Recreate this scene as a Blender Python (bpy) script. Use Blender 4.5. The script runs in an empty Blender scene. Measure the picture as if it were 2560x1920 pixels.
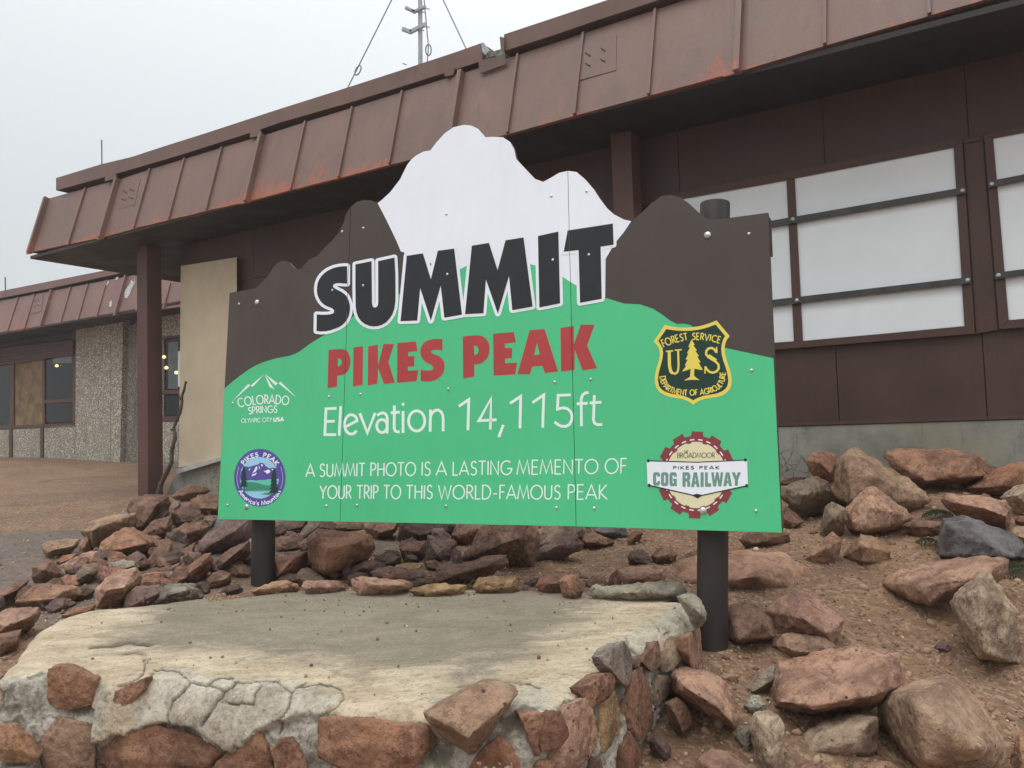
import bpy, bmesh, math, random
import numpy as np
from mathutils import Vector, noise
from mathutils.geometry import tessellate_polygon
random.seed(7)
R = math.radians
sc = bpy.context.scene
COL = sc.collection

# ------------------------------------------------------------------ camera
F = 2070.0
CAMZ = 1.55
M = np.array([[0.99948369, -0.03213039, 0.0],
              [0.00190999, 0.05941431, 0.99823158],
              [-0.03207357, -0.99771618, 0.05944501]])
CAM = np.array([0, 0, CAMZ])
cam = bpy.data.cameras.new('camera')
cam.sensor_width = 36
cam.lens = F / 2560 * 36
cam.clip_start = 0.05
cam.clip_end = 600
co = bpy.data.objects.new('camera', cam)
COL.objects.link(co)
from mathutils import Matrix
mw = Matrix([[M[0][0], -M[0][1], -M[0][2], 0], [M[1][0], -M[1][1], -M[1][2], 0], [M[2][0], -M[2][1], -M[2][2], CAMZ], [0, 0, 0, 1]])
co.matrix_world = mw
sc.camera = co

# ------------------------------------------------------------------ world: overcast fog
sc.view_settings.view_transform = 'Standard'
sc.view_settings.look = 'None'
sc.view_settings.exposure = 0.06
sc.view_settings.gamma = 1.0
sc.view_settings.use_curve_mapping = False
W = bpy.data.worlds.new('World')
sc.world = W
W.use_nodes = True
nt = W.node_tree
for n in list(nt.nodes):
    nt.nodes.remove(n)
SUN_EL, SUN_AZ = 66, 215
out = nt.nodes.new('ShaderNodeOutputWorld')
bg = nt.nodes.new('ShaderNodeBackground')
bg.inputs['Strength'].default_value = 0.1
sky = nt.nodes.new('ShaderNodeTexSky')
sky.sky_type = 'NISHITA'
sky.sun_disc = False
sky.sun_elevation = R(SUN_EL)
sky.sun_rotation = R(SUN_AZ)
tcn = nt.nodes.new('ShaderNodeTexCoord')
sep = nt.nodes.new('ShaderNodeSeparateXYZ')
nt.links.new(tcn.outputs['Generated'], sep.inputs[0])
mr = nt.nodes.new('ShaderNodeMapRange')
mr.inputs[1].default_value = -0.05
mr.inputs[2].default_value = 1.0
mz = nt.nodes.new('ShaderNodeMath')
mz.operation = 'MULTIPLY_ADD'
mz.inputs[1].default_value = 0.16
nt.links.new(sep.outputs[0], mz.inputs[0])
nt.links.new(sep.outputs[2], mz.inputs[2])
nt.links.new(mz.outputs[0], mr.inputs[0])
cr = nt.nodes.new('ShaderNodeValToRGB')
e = cr.color_ramp.elements
e[0].position = 0.0
e[0].color = (6.0, 6.4, 6.65, 1)
e[1].position = 1.0
e[1].color = (19.0, 19.4, 19.6, 1)
pw = nt.nodes.new('ShaderNodeMath')
pw.operation = 'POWER'
pw.inputs[1].default_value = 1.65
nt.links.new(mr.outputs[0], pw.inputs[0])
nt.links.new(pw.outputs[0], cr.inputs[0])
mx = nt.nodes.new('ShaderNodeMix')
mx.data_type = 'RGBA'
mx.inputs[0].default_value = 0.94
nt.links.new(sky.outputs[0], mx.inputs[6])
nt.links.new(cr.outputs[0], mx.inputs[7])
nt.links.new(mx.outputs[2], bg.inputs[0])
nt.links.new(bg.outputs[0], out.inputs[0])
sl = bpy.data.lights.new('sun', 'SUN')
sl.energy = 1.3
sl.angle = R(45)
sl.color = (1.0, 0.985, 0.96)
so = bpy.data.objects.new('sun', sl)
COL.objects.link(so)
_el, _az = R(SUN_EL), R(SUN_AZ)
sd = Vector((math.sin(_az) * math.cos(_el), math.cos(_az) * math.cos(_el), math.sin(_el)))
so.rotation_euler = sd.to_track_quat('Z', 'Y').to_euler()
sc.cycles.volume_bounces = 1
sc.cycles.max_bounces = 6

# ------------------------------------------------------------------ helpers
def ray(x, y):
    return M @ np.array([(x - 1280) / F, (y - 960) / F, 1.0])
def vec(*a):
    return np.array(a, float)
def unit(v):
    v = np.asarray(v, float)
    return v / np.linalg.norm(v)
class Plane:
    def __init__(s, P, n):
        s.P = np.asarray(P, float)
        s.n = unit(n)
        if (CAM - s.P) @ s.n < 0:
            s.n = -s.n
    def cast(s, x, y, off=0.0):
        d = ray(x, y)
        Q = s.P + s.n * off
        return CAM + d * (((Q - CAM) @ s.n) / (d @ s.n))
    def moved(s, off):
        return Plane(s.P + s.n * off, s.n)
UB = vec(-0.847804609, 0.530308725, 0)       # building axis, to the far left
WB = vec(0.530308725, 0.847804609, 0)        # into the building
UPV = vec(0, 0, 1)
US = vec(-0.89198477, 0.45204391, -0.00441295)
VS = vec(0.02901696, 0.06699318, 0.9973314)
SIGN = Plane(vec(-0.25863842, 3.69244402, -0.39247954) + CAM, unit(np.cross(US, VS)))
def depth_plane(d0):
    return Plane(vec(0, d0, CAMZ), WB)
def Z(off, s):
    return lambda p: (off[0] + p[0] * s, off[1] + p[1] * s)

def empty(name, loc):
    o = bpy.data.objects.new(name, None)
    o.empty_display_size = 0.1
    COL.objects.link(o)
    o.location = loc
    return o
def tag(o, label=None, cat=None, group=None, kind=None):
    if label: o['label'] = label
    if cat: o['category'] = cat
    if group: o['group'] = group
    if kind: o['kind'] = kind
    return o
def root_loc(o):
    l = Vector((0, 0, 0))
    while o:
        l = l + o.location
        o = o.parent
    return np.array(l)
def mk(name, verts, faces, mat, parent=None, origin=None, smooth=False, uv=None, attrs=None):
    me = bpy.data.meshes.new(name)
    V = np.array(verts, float).reshape(-1, 3)
    if parent is not None:
        base = root_loc(parent)
    elif origin is not None:
        base = np.array(origin, float)
    else:
        base = vec(0, 0, 0)
    me.from_pydata((V - base).tolist(), [], [list(f) for f in faces])
    if smooth:
        me.polygons.foreach_set('use_smooth', [True] * len(me.polygons))
    if uv is not None:
        ul = me.uv_layers.new(name='UVMap')
        lv = np.zeros(len(me.loops), dtype=np.int32)
        me.loops.foreach_get('vertex_index', lv)
        ul.data.foreach_set('uv', np.array(uv, dtype=np.float32)[lv].ravel())
    if attrs:
        for k, a in attrs.items():
            at = me.attributes.new(k, 'FLOAT', 'POINT')
            at.data.foreach_set('value', np.asarray(a, dtype=np.float32))
    me.update()
    if mat:
        me.materials.append(mat)
    o = bpy.data.objects.new(name, me)
    COL.objects.link(o)
    if parent is not None:
        o.parent = parent
    else:
        o.location = base
    return o
def prism_geo(front, back):
    """front/back: equal loops of 3D points"""
    n = len(front)
    V = list(front) + list(back)
    tris = tessellate_polygon([[Vector(p) for p in front]])
    Fc = [tuple(t) for t in tris] + [tuple(n + i for i in reversed(t)) for t in tris]
    for i in range(n):
        j = (i + 1) % n
        Fc.append((i, j, n + j, n + i))
    return V, Fc
def fixnormals(o):
    bm = bmesh.new()
    bm.from_mesh(o.data)
    bmesh.ops.recalc_face_normals(bm, faces=bm.faces)
    bm.to_mesh(o.data)
    bm.free()
    return o
def slab(name, pxs, plane, proud, thick, mat, parent, **k):
    f = [plane.cast(x, y, proud) for x, y in pxs]
    b = [p - plane.n * thick for p in f]
    V, Fc = prism_geo(f, b)
    return fixnormals(mk(name, V, Fc, mat, parent, **k))
def box(c, ax, half):
    """oriented box: centre, 3 axes, half sizes"""
    c = np.array(c)
    V = []
    for i in (-1, 1):
        for j in (-1, 1):
            for k in (-1, 1):
                V.append(c + ax[0] * half[0] * i + ax[1] * half[1] * j + ax[2] * half[2] * k)
    Fc = [(0, 1, 3, 2), (4, 6, 7, 5), (0, 4, 5, 1), (2, 3, 7, 6), (0, 2, 6, 4), (1, 5, 7, 3)]
    return V, Fc
class Geo:
    def __init__(s):
        s.V = []
        s.F = []
    def add(s, g):
        n = len(s.V)
        s.V += [tuple(v) for v in g[0]]
        s.F += [tuple(n + i for i in f) for f in g[1]]
        return s
    def build(s, name, mat, parent=None, **k):
        return fixnormals(mk(name, s.V, s.F, mat, parent, **k))
def tube(pts, r, n=10, cap=True):
    pts = [np.array(p, float) for p in pts]
    rs = r if isinstance(r, (list, tuple)) else [r] * len(pts)
    V, Fc = [], []
    prev = None
    for i, p in enumerate(pts):
        a = pts[max(i - 1, 0)]
        b = pts[min(i + 1, len(pts) - 1)]
        t = unit(b - a)
        ref = vec(0, 0, 1) if abs(t[2]) < 0.9 else vec(1, 0, 0)
        x = unit(np.cross(ref, t)) if prev is None else unit(prev - t * (prev @ t))
        prev = x
        y = np.cross(t, x)
        for k in range(n):
            a_ = 2 * math.pi * k / n
            V.append(p + (x * math.cos(a_) + y * math.sin(a_)) * rs[i])
    for i in range(len(pts) - 1):
        for k in range(n):
            Fc.append((i * n + k, i * n + (k + 1) % n, (i + 1) * n + (k + 1) % n, (i + 1) * n + k))
    if cap:
        Fc.append(tuple(range(n)))
        Fc.append(tuple((len(pts) - 1) * n + k for k in range(n)))
    return V, Fc

# ------------------------------------------------------------------ materials
class NT:
    def __init__(s, name):
        s.m = bpy.data.materials.new(name)
        s.m.use_nodes = True
        s.t = s.m.node_tree
        s.b = s.t.nodes['Principled BSDF']
        s.tc = s.t.nodes.new('ShaderNodeTexCoord')
        s.co = s.tc.outputs['Object']
    def n(s, typ, **k):
        nd = s.t.nodes.new(typ)
        for a, b in k.items():
            setattr(nd, a, b)
        return nd
    def l(s, a, b):
        s.t.links.new(a, b)
    def inp(s, sock, v):
        if hasattr(v, 'is_output') or isinstance(v, bpy.types.NodeSocket):
            s.l(v, sock)
        else:
            sock.default_value = v
    def noise(s, scale, detail=5, rough=0.6, co=None, dist=0.0, seed=None):
        nd = s.n('ShaderNodeTexNoise')
        nd.inputs['Scale'].default_value = scale
        nd.inputs['Detail'].default_value = detail
        nd.inputs['Roughness'].default_value = rough
        nd.inputs['Distortion'].default_value = dist
        s.l(co or s.co, nd.inputs['Vector'])
        return nd.outputs['Fac']
    def voro(s, scale, feature='F1', co=None, outp='Distance', rnd=1.0):
        nd = s.n('ShaderNodeTexVoronoi', feature=feature)
        nd.inputs['Scale'].default_value = scale
        nd.inputs['Randomness'].default_value = rnd
        s.l(co or s.co, nd.inputs['Vector'])
        return nd.outputs[outp]
    def rng(s, v, a, b, c=0.0, d=1.0, smooth=True):
        nd = s.n('ShaderNodeMapRange')
        if smooth:
            nd.interpolation_type = 'SMOOTHSTEP'
        s.inp(nd.inputs[0], v)
        for i, q in enumerate((a, b, c, d)):
            nd.inputs[i + 1].default_value = q
        return nd.outputs[0]
    def math(s, op, a, b=0.5):
        nd = s.n('ShaderNodeMath', operation=op)
        s.inp(nd.inputs[0], a)
        s.inp(nd.inputs[1], b)
        return nd.outputs[0]
    def mix(s, f, a, b, mode='MIX'):
        nd = s.n('ShaderNodeMix', data_type='RGBA', blend_type=mode)
        nd.clamp_factor = True
        s.inp(nd.inputs[0], f)
        for i, q in ((6, a), (7, b)):
            if isinstance(q, tuple):
                nd.inputs[i].default_value = (*q, 1)
            else:
                s.l(q, nd.inputs[i])
        return nd.outputs[2]
    def scaled(s, sx, sy, sz, src=None):
        nd = s.n('ShaderNodeMapping')
        nd.inputs['Scale'].default_value = (sx, sy, sz)
        s.l(src or s.co, nd.inputs['Vector'])
        return nd.outputs[0]
    def attr(s, name):
        nd = s.n('ShaderNodeAttribute')
        nd.attribute_name = name
        return nd.outputs['Fac']
    def uvw(s):
        sp = s.n('ShaderNodeSeparateXYZ')
        s.l(s.tc.outputs['UV'], sp.inputs[0])
        return sp.outputs[0], sp.outputs[1]
    def done(s, col, rough=0.7, bump=None, bs=0.3, bd=0.01, spec=None, metal=None):
        if isinstance(col, tuple):
            s.b.inputs['Base Color'].default_value = (*col, 1)
        else:
            s.l(col, s.b.inputs['Base Color'])
        s.inp(s.b.inputs['Roughness'], rough)
        if spec is not None:
            s.b.inputs['Specular IOR Level'].default_value = spec
        if metal is not None:
            s.b.inputs['Metallic'].default_value = metal
        if bump is not None:
            bn = s.n('ShaderNodeBump')
            bn.inputs['Strength'].default_value = bs
            bn.inputs['Distance'].default_value = bd
            s.l(bump, bn.inputs['Height'])
            s.l(bn.outputs[0], s.b.inputs['Normal'])
        return s.m

def simple(name, col, rough=0.6, var=0.12, scale=6, bs=0.1, spec=0.5, metal=0.0, fine=None):
    m = NT(name)
    a = m.noise(scale, 5)
    dark = tuple(c * (1 - var) for c in col)
    lite = tuple(min(1, c * (1 + var)) for c in col)
    c = m.mix(m.rng(a, .3, .7), dark, lite)
    if name.startswith('sign_print'):
        sp = m.math('MULTIPLY', m.rng(m.voro(38), .055, .035), m.rng(m.noise(5, 2), .45, .6))
        c = m.mix(m.math('MULTIPLY', sp, .6), c, tuple(q * .45 for q in col))
        gr = m.noise(3.5, 7, .7, m.scaled(2.2, 2.2, .35))
        c = m.mix(m.rng(gr, .5, .75, 0, .16), c, tuple(q * .62 + .012 for q in col))
        sc_ = m.rng(m.noise(50, 4, .8, m.scaled(.12, .12, 1.0)), .74, .77, 0, .3)
        c = m.mix(sc_, c, tuple(q * .5 for q in col))
        return m.done(c, m.rng(gr, .3, .7, rough - .1, rough + .12), m.noise(fine or scale * 12, 3), bs, 0.003, spec, metal)
    return m.done(c, rough, m.noise(fine or scale * 12, 3), bs, 0.003, spec, metal)

def mat_fascia(name, base, streak=1.0, peel=1.0):
    m = NT(name)
    u, v = m.uvw()
    a = m.noise(1.7, 6, .6)
    b = m.noise(7, 6, .65, m.scaled(1, 1, .25))
    col = m.mix(m.rng(a, .3, .75), tuple(c * .82 for c in base), tuple(c * 1.16 for c in base))
    col = m.mix(m.rng(b, .5, .75, 0, .45), col, tuple(c * 1.35 for c in base))
    # dark grime run-off
    st = m.noise(9, 5, .7, m.scaled(2.2, 2.2, .12))
    col = m.mix(m.rng(st, .56, .72, 0, .5), col, tuple(c * .6 for c in base))
    # peeling red oxide primer, densest at the lower edge
    p = m.noise(16, 7, .72, m.scaled(1, 1, .55))
    big = m.noise(1.3, 2, .5)
    th = m.math('ADD', m.math('MULTIPLY', m.math('POWER', m.math('MAXIMUM', v, 0.0), .6), .55), m.math('MULTIPLY', big, -.75))
    th = m.math('ADD', th, m.rng(u, 8.0, 10.0, 0, .07))
    mask = m.math('MULTIPLY', m.rng(m.math('SUBTRACT', p, th), .855, .88), peel)
    drip = m.math('MULTIPLY', m.rng(m.noise(30, 4, .7, m.scaled(1.5, 1.5, .08)), .60, .68, 0, .35), m.rng(v, .55, .05))
    col = m.mix(drip, col, (.13, .065, .045))
    mask2 = m.math('MULTIPLY', m.rng(m.noise(5, 6, .7), .72, .75), .6 * peel)
    mask = m.math('MAXIMUM', mask, m.math('MULTIPLY', mask2, streak))
    col = m.mix(mask, col, m.mix(m.noise(40), (.36, .125, .065), (.24, .085, .055)))
    # small scattered chips
    ch = m.rng(m.voro(11), .05, .035)
    col = m.mix(m.math('MULTIPLY', ch, m.rng(m.noise(2.5), .55, .65)), col, (.38, .12, .06))
    h = m.math('ADD', m.math('MULTIPLY', mask, -.5), m.noise(30, 4))
    return m.done(col, m.rng(a, .3, .7, .42, .6), h, .25, .006, .4)

def mat_brown(name, base, chips=.5):
    m = NT(name)
    a = m.noise(2.0, 6)
    col = m.mix(m.rng(a, .3, .7), tuple(c * .8 for c in base), tuple(c * 1.15 for c in base))
    st = m.noise(8, 5, .7, m.scaled(2, 2, .15))
    col = m.mix(m.rng(st, .52, .75, 0, .5), col, tuple(c * .7 for c in base))
    p = m.rng(m.noise(9, 8, .75), .73, .76, 0, chips)
    col = m.mix(p, col, (.33, .17, .12))
    s = m.math('MULTIPLY', m.rng(m.voro(26), .07, .04), m.rng(m.noise(3), .5, .66))
    col = m.mix(m.math('MULTIPLY', s, chips), col, (.5, .45, .4))
    return m.done(col, m.rng(a, .3, .7, .45, .65), m.noise(45, 4), .15, .004, .4)

def mat_aggregate(name, tone=1.0):
    m = NT(name)
    v = m.voro(42, outp='Color')
    sp = m.n('ShaderNodeSeparateColor')
    m.l(v, sp.inputs[0])
    r = sp.outputs[0]
    d = m.voro(42)
    c = m.mix(m.rng(r, .15, .6), tuple(tone * q for q in (.13, .115, .095)), tuple(tone * q for q in (.36, .33, .27)))
    c = m.mix(m.rng(r, .72, .8), c, tuple(min(.9, tone * q) for q in (.66, .64, .58)))
    c = m.mix(m.rng(d, .3, .55, 0, .8), c, tuple(tone * q for q in (.20, .18, .145)))
    st = m.noise(3, 5, .6, m.scaled(1, 1, .3))
    c = m.mix(m.rng(st, .5, .75, 0, .55), c, tuple(tone * q for q in (.12, .11, .09)))
    c = m.mix(m.rng(m.noise(1.2, 3), .45, .7, 0, .35), c, (.30, .26, .17))
    return m.done(c, .8, m.math('SUBTRACT', 1.0, d), .8, .01)

def mat_concrete(name):
    m = NT(name)
    a = m.noise(2.2, 7, .65)
    c = m.mix(m.rng(a, .3, .7), (.15, .15, .125), (.30, .30, .26))
    c = m.mix(m.rng(m.noise(1.1, 4), .5, .7, 0, .7), c, (.26, .22, .13))
    st = m.noise(6, 6, .7, m.scaled(1.6, 1.6, .25))
    c = m.mix(m.rng(st, .52, .72, 0, .55), c, (.09, .09, .08))
    w = m.n('ShaderNodeTexNoise')
    w.inputs['Scale'].default_value = 14
    m.l(m.co, w.inputs['Vector'])
    addv = m.n('ShaderNodeMix', data_type='VECTOR')
    addv.inputs[0].default_value = .06
    m.l(m.co, addv.inputs[4])
    m.l(w.outputs['Color'], addv.inputs[5])
    e_ = m.voro(15, 'DISTANCE_TO_EDGE', co=addv.outputs[1])
    crk = m.math('MULTIPLY', m.rng(e_, .045, .012), m.rng(m.noise(1.0, 3), .50, .56))
    c = m.mix(m.math('MULTIPLY', crk, .85), c, (.05, .045, .035))
    return m.done(c, .75, m.math('SUBTRACT', m.noise(25, 6), crk), .35, .008)

def mat_ground():
    m = NT('gritty_dirt')
    a = m.noise(.7, 6, .6)
    c = m.mix(m.rng(a, .35, .65), (.20, .110, .058), (.32, .185, .10))
    b = m.noise(22, 8, .75)
    c = m.mix(m.rng(b, .35, .7), m.mix(.6, c, (.085, .05, .03)), c)
    g = m.voro(55, outp='Color')
    sp = m.n('ShaderNodeSeparateColor')
    m.l(g, sp.inputs[0])
    c = m.mix(m.rng(sp.outputs[0], .55, .95, 0, .5), c, (.40, .28, .18))
    c = m.mix(m.rng(sp.outputs[1], .7, .9, 0, .5), c, (.10, .06, .045))
    dk = m.noise(2.6, 7, .7)
    c = m.mix(m.rng(dk, .52, .66, 0, .6), c, (.11, .062, .038))
    c = m.mix(m.rng(m.noise(4.2, 7, .7), .58, .68, 0, .45), c, (.36, .235, .14))
    far = m.attr('grey')
    wet = m.rng(m.math('ADD', m.math('MULTIPLY', far, .9), m.noise(1.6, 5)), .7, 1.0)
    c = m.mix(m.math('MULTIPLY', wet, .75), c, m.mix(m.rng(b, .3, .7), (.065, .055, .05), (.16, .135, .115)))
    h = m.math('ADD', m.math('MULTIPLY', m.voro(55), -.5), m.math('MULTIPLY', m.noise(9, 8, .7), 1.4))
    return m.done(c, m.rng(a, .3, .7, .65, .9), h, .8, .02)

def mat_rock():
    m = NT('granite')
    oi = m.n('ShaderNodeObjectInfo')
    base = oi.outputs['Color']
    rnd = oi.outputs['Random']
    off = m.n('ShaderNodeVectorMath', operation='ADD')
    sc_ = m.math('MULTIPLY', rnd, 57.0)
    cb = m.n('ShaderNodeCombineXYZ')
    for i in range(3):
        m.l(sc_, cb.inputs[i])
    m.l(m.co, off.inputs[0])
    m.l(cb.outputs[0], off.inputs[1])
    co_ = off.outputs[0]
    def mul(col, f):
        nd = m.n('ShaderNodeMix', data_type='RGBA', blend_type='MULTIPLY')
        nd.inputs[0].default_value = 1
        m.l(col, nd.inputs[6])
        nd.inputs[7].default_value = (*f, 1)
        return nd.outputs[2]
    a = m.noise(5, 8, .68, co_, .6)
    c = m.mix(m.rng(a, .34, .64), mul(base, (.56, .50, .48)), mul(base, (1.42, 1.38, 1.32)))
    t = m.noise(3.1, 4, .6, co_)
    c = m.mix(m.rng(t, .55, .7, 0, .45), c, mul(base, (1.2, .95, .6)))
    t2 = m.noise(11, 7, .75, co_)
    c = m.mix(m.rng(t2, .55, .585, 0, .6), c, mul(base, (.45, .37, .37)))
    t3 = m.noise(26, 6, .75, co_)
    c = m.mix(m.rng(t3, .55, .59, 0, .55), c, mul(base, (.5, .43, .43)))
    c = m.mix(m.rng(t3, .46, .38, 0, .5), c, mul(base, (1.35, 1.3, 1.25)))
    g = m.noise(75, 5, .75, co_)
    c = m.mix(m.rng(g, .52, .68, 0, .55), c, mul(base, (.55, .5, .5)))
    c = m.mix(m.rng(g, .44, .33, 0, .5), c, mul(base, (1.5, 1.45, 1.4)))
    d = m.rng(m.voro(30, co=co_), .17, .11)
    d = m.math('MULTIPLY', d, m.rng(m.noise(4.5, 3, .5, co_), .47, .56))
    c = m.mix(m.math('MULTIPLY', d, .8), c, (.035, .022, .02))
    li = m.math('MULTIPLY', m.rng(m.noise(24, 6, .7, co_), .66, .72), m.rng(m.noise(2.2, 2, .5, co_), .52, .6))
    c = m.mix(m.math('MULTIPLY', li, .55), c, (.36, .34, .26))
    e1 = m.noise(8, 9, .7, co_, .3)
    h = m.math('ADD', m.math('MULTIPLY', e1, 1.5), m.math('MULTIPLY', m.noise(38, 6, .75, co_), .55))
    h = m.math('ADD', h, m.math('MULTIPLY', d, -.25))
    wet = m.rng(m.noise(2.3, 3, .5, co_), .45, .62, .78, .5)
    return m.done(c, wet, h, 1.0, .030, .35)

def mat_cement():
    m = NT('old_cement')
    cap, edge, crk = m.attr('cap'), m.attr('edge'), m.attr('crack')
    pc = m.scaled(1, 1.7, 1)
    a = m.noise(3.5, 8, .65, pc, .8)
    fine = m.noise(60, 6, .75)
    c = m.mix(m.rng(a, .3, .7), (.235, .195, .145), (.335, .28, .21))
    # pale worn cream band near the edge
    w = m.math('ADD', m.math('MULTIPLY', edge, 1.0), m.math('MULTIPLY', m.math('SUBTRACT', a, .5), 1.3))
    cream = m.mix(m.rng(m.noise(6, 7, .7, pc), .3, .7), (.45, .35, .235), (.70, .575, .42))
    c = m.mix(m.rng(w, .36, .80), c, cream)
    # grey mortar of the face
    gm = m.noise(7, 8, .7)
    mort = m.mix(m.rng(gm, .35, .65), (.17, .155, .12), (.36, .33, .265))
    mort = m.mix(m.rng(m.noise(7.0, 7, .7), .42, .58), mort, (.58, .54, .46))
    mort = m.mix(m.rng(m.noise(15, 7, .7), .56, .66, 0, .6), mort, (.10, .09, .07))
    pale = m.attr('pale')
    pg = m.mix(m.rng(m.noise(8, 8, .72), .36, .62), (.24, .215, .165), (.62, .57, .48))
    c = m.mix(m.math('MULTIPLY', m.rng(m.math('ADD', pale, m.math('MULTIPLY', m.math('SUBTRACT', m.noise(9, 7, .7), .5), 2.2)), .2, .9), .75), c, pg)
    c = m.mix(m.rng(cap, .25, .6), mort, c)
    side = m.attr('side')
    sd_ = m.mix(m.rng(gm, .3, .7), (.26, .25, .205), (.52, .49, .40))
    c = m.mix(m.math('MULTIPLY', m.rng(side, .2, .8), m.math('MULTIPLY', cap, .7)), c, sd_)
    c = m.mix(m.rng(fine, .52, .66, 0, .5), c, (.15, .125, .085))
    c = m.mix(m.rng(m.noise(24, 7, .75), .53, .62, 0, .55), c, (.25, .205, .14))
    c = m.mix(m.rng(m.noise(17, 8, .8), .60, .66, 0, .6), c, (.17, .13, .085))
    sp = m.math('MULTIPLY', m.rng(m.voro(16), .07, .045), m.rng(m.noise(5, 2), .5, .6))
    c = m.mix(m.math('MULTIPLY', sp, .8), c, (.04, .03, .02))
    ag = m.n('ShaderNodeSeparateColor')
    m.l(m.voro(120, outp='Color'), ag.inputs[0])
    c = m.mix(m.rng(ag.outputs[0], .8, .95, 0, .22), c, (.12, .09, .06))
    c = m.mix(m.rng(ag.outputs[1], .85, .97, 0, .16), c, (.66, .58, .44))
    c = m.mix(m.math('MULTIPLY', m.rng(m.noise(9, 8, .75, pc), .60, .70), .45), c, (.17, .125, .08))
    c = m.mix(m.math('MULTIPLY', crk, .88), c, (.06, .05, .038))
    h = m.math('ADD', m.math('MULTIPLY', m.noise(14, 9, .75), 1.2), m.math('MULTIPLY', fine, .5))
    return m.done(c, .85, h, .8, .02, .3)

MAT = {}
MAT['fascia'] = mat_fascia('weathered_fascia_paint', (.185, .112, .090))
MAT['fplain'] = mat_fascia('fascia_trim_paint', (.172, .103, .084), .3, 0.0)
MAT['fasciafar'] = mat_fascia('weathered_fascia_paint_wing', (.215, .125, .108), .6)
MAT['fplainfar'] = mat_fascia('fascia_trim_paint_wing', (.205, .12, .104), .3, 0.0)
MAT['brown'] = mat_brown('brown_wall_paint', (.066, .035, .026))
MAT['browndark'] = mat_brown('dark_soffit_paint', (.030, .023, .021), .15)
MAT['frame'] = mat_brown('brown_frame_paint', (.080, .040, .032), .7)
MAT['frame2'] = mat_brown('brown_column_paint', (.105, .050, .040), .9)
MAT['whiteboard'] = NT('painted_white_board')
_m = MAT['whiteboard']
_a = _m.noise(3, 6)
_c = _m.mix(_m.rng(_a, .3, .75), (.76, .81, .83), (.82, .86, .88))
_c = _m.mix(_m.rng(_m.noise(14, 8, .8, _m.scaled(1, 1, .4)), .72, .75, 0, .6), _c, (.3, .28, .25))
_c = _m.mix(_m.rng(_m.noise(60, 4, .8, _m.scaled(.15, .15, 1)), .76, .79, 0, .4), _c, (.28, .26, .24))
MAT['whiteboard'] = _m.done(_c, .5, _m.noise(30), .05, .003)
MAT['agg'] = mat_aggregate('exposed_aggregate', 1.3)  # tone raised: haze over the wing is painted into the colour
MAT['aggdark'] = mat_aggregate('exposed_aggregate_shaded', .7)  # darker copy: shade of the wall recess painted into the aggregate
MAT['concrete'] = mat_concrete('foundation_concrete')
MAT['ground'] = mat_ground()
MAT['rock'] = mat_rock()
MAT['cement'] = mat_cement()
MAT['blackmetal'] = simple('black_steel', (.045, .045, .042), .5, .3, 10)
MAT['zinc'] = simple('zinc_bolt', (.55, .56, .56), .35, .2, 40, metal=.8)
MAT['alu'] = simple('aluminium', (.60, .61, .62), .35, .15, 12, metal=.7)
MAT['galv'] = simple('galvanised_steel', (.34, .36, .38), .5, .15, 12)
MAT['cable'] = simple('steel_cable', (.16, .17, .18), .5, .15, 12)
MAT['ply'] = simple('beige_painted_plywood', (.54, .45, .32), .7, .10, 1.6, fine=60)
MAT['plyold'] = simple('weathered_plywood', (.20, .135, .07), .8, .35, 4, fine=60)
MAT['signbrown'] = simple('sign_print_brown', (.070, .054, .047), .5, .06, 4, spec=.3)
MAT['signgreen'] = simple('sign_print_green', (.075, .54, .245), .45, .04, 1.5, spec=.4)
MAT['signwhite'] = simple('sign_print_white', (.83, .87, .94), .45, .02, 3)
MAT['signblack'] = simple('sign_print_black', (.020, .023, .025), .5, .1, 5, spec=.3)
MAT['signred'] = simple('sign_print_red', (.43, .055, .055), .5, .06, 4, spec=.3)
MAT['signink'] = simple('sign_print_mint_white', (.78, .90, .85), .42, .03, 3)
MAT['signpurple'] = simple('sign_print_purple', (.09, .065, .33), .45, .04, 4)
MAT['signsky'] = simple('sign_print_sky_blue', (.33, .62, .82), .45, .03, 4)
MAT['signteal'] = simple('sign_print_teal', (.12, .55, .42), .45, .03, 4)
MAT['signhill'] = simple('sign_print_hill_green', (.04, .26, .18), .45, .03, 4)
MAT['signfir'] = simple('sign_print_fir_green', (.012, .042, .034), .5, .05, 4, spec=.3)
MAT['signyellow'] = simple('sign_print_yellow', (.80, .66, .10), .45, .03, 4)
MAT['signmaroon'] = simple('sign_print_maroon', (.23, .035, .042), .45, .05, 4)
MAT['signcream'] = simple('sign_print_cream', (.75, .70, .45), .45, .03, 4)
MAT['signsage'] = simple('sign_print_sage', (.15, .30, .24), .45, .05, 4)
MAT['signedge'] = simple('sign_panel_edge', (.55, .52, .46), .7, .2, 20)
MAT['post'] = NT('sign_post_paint')
_m = MAT['post']
_c = _m.mix(_m.rng(_m.noise(4), .3, .7), (.026, .022, .021), (.040, .033, .031))
_c = _m.mix(_m.rng(_m.noise(28, 5, .7, _m.scaled(1.4, 1.4, .5)), .66, .69), _c, (.008, .007, .007))
MAT['post'] = _m.done(_c, .45, _m.noise(30), .1, .003, spec=.25)
MAT['bark'] = simple('dry_bark', (.085, .060, .045), .85, .4, 20, bs=.6)
MAT['moss'] = simple('moss', (.06, .065, .025), .9, .4, 40, bs=.5)
MAT['glass'] = simple('dark_window_glass', (.012, .014, .015), .12, .2, 3, bs=.0, spec=.2)
MAT['glasspale'] = simple('painted_fog_reflection', (.09, .105, .12), .15, .1, 3, bs=.0)  # paler glass colour, a painted reflection of fog
_m = NT('lit_bulb')
_m.b.inputs['Emission Color'].default_value = (1, .72, .35, 1)
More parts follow.
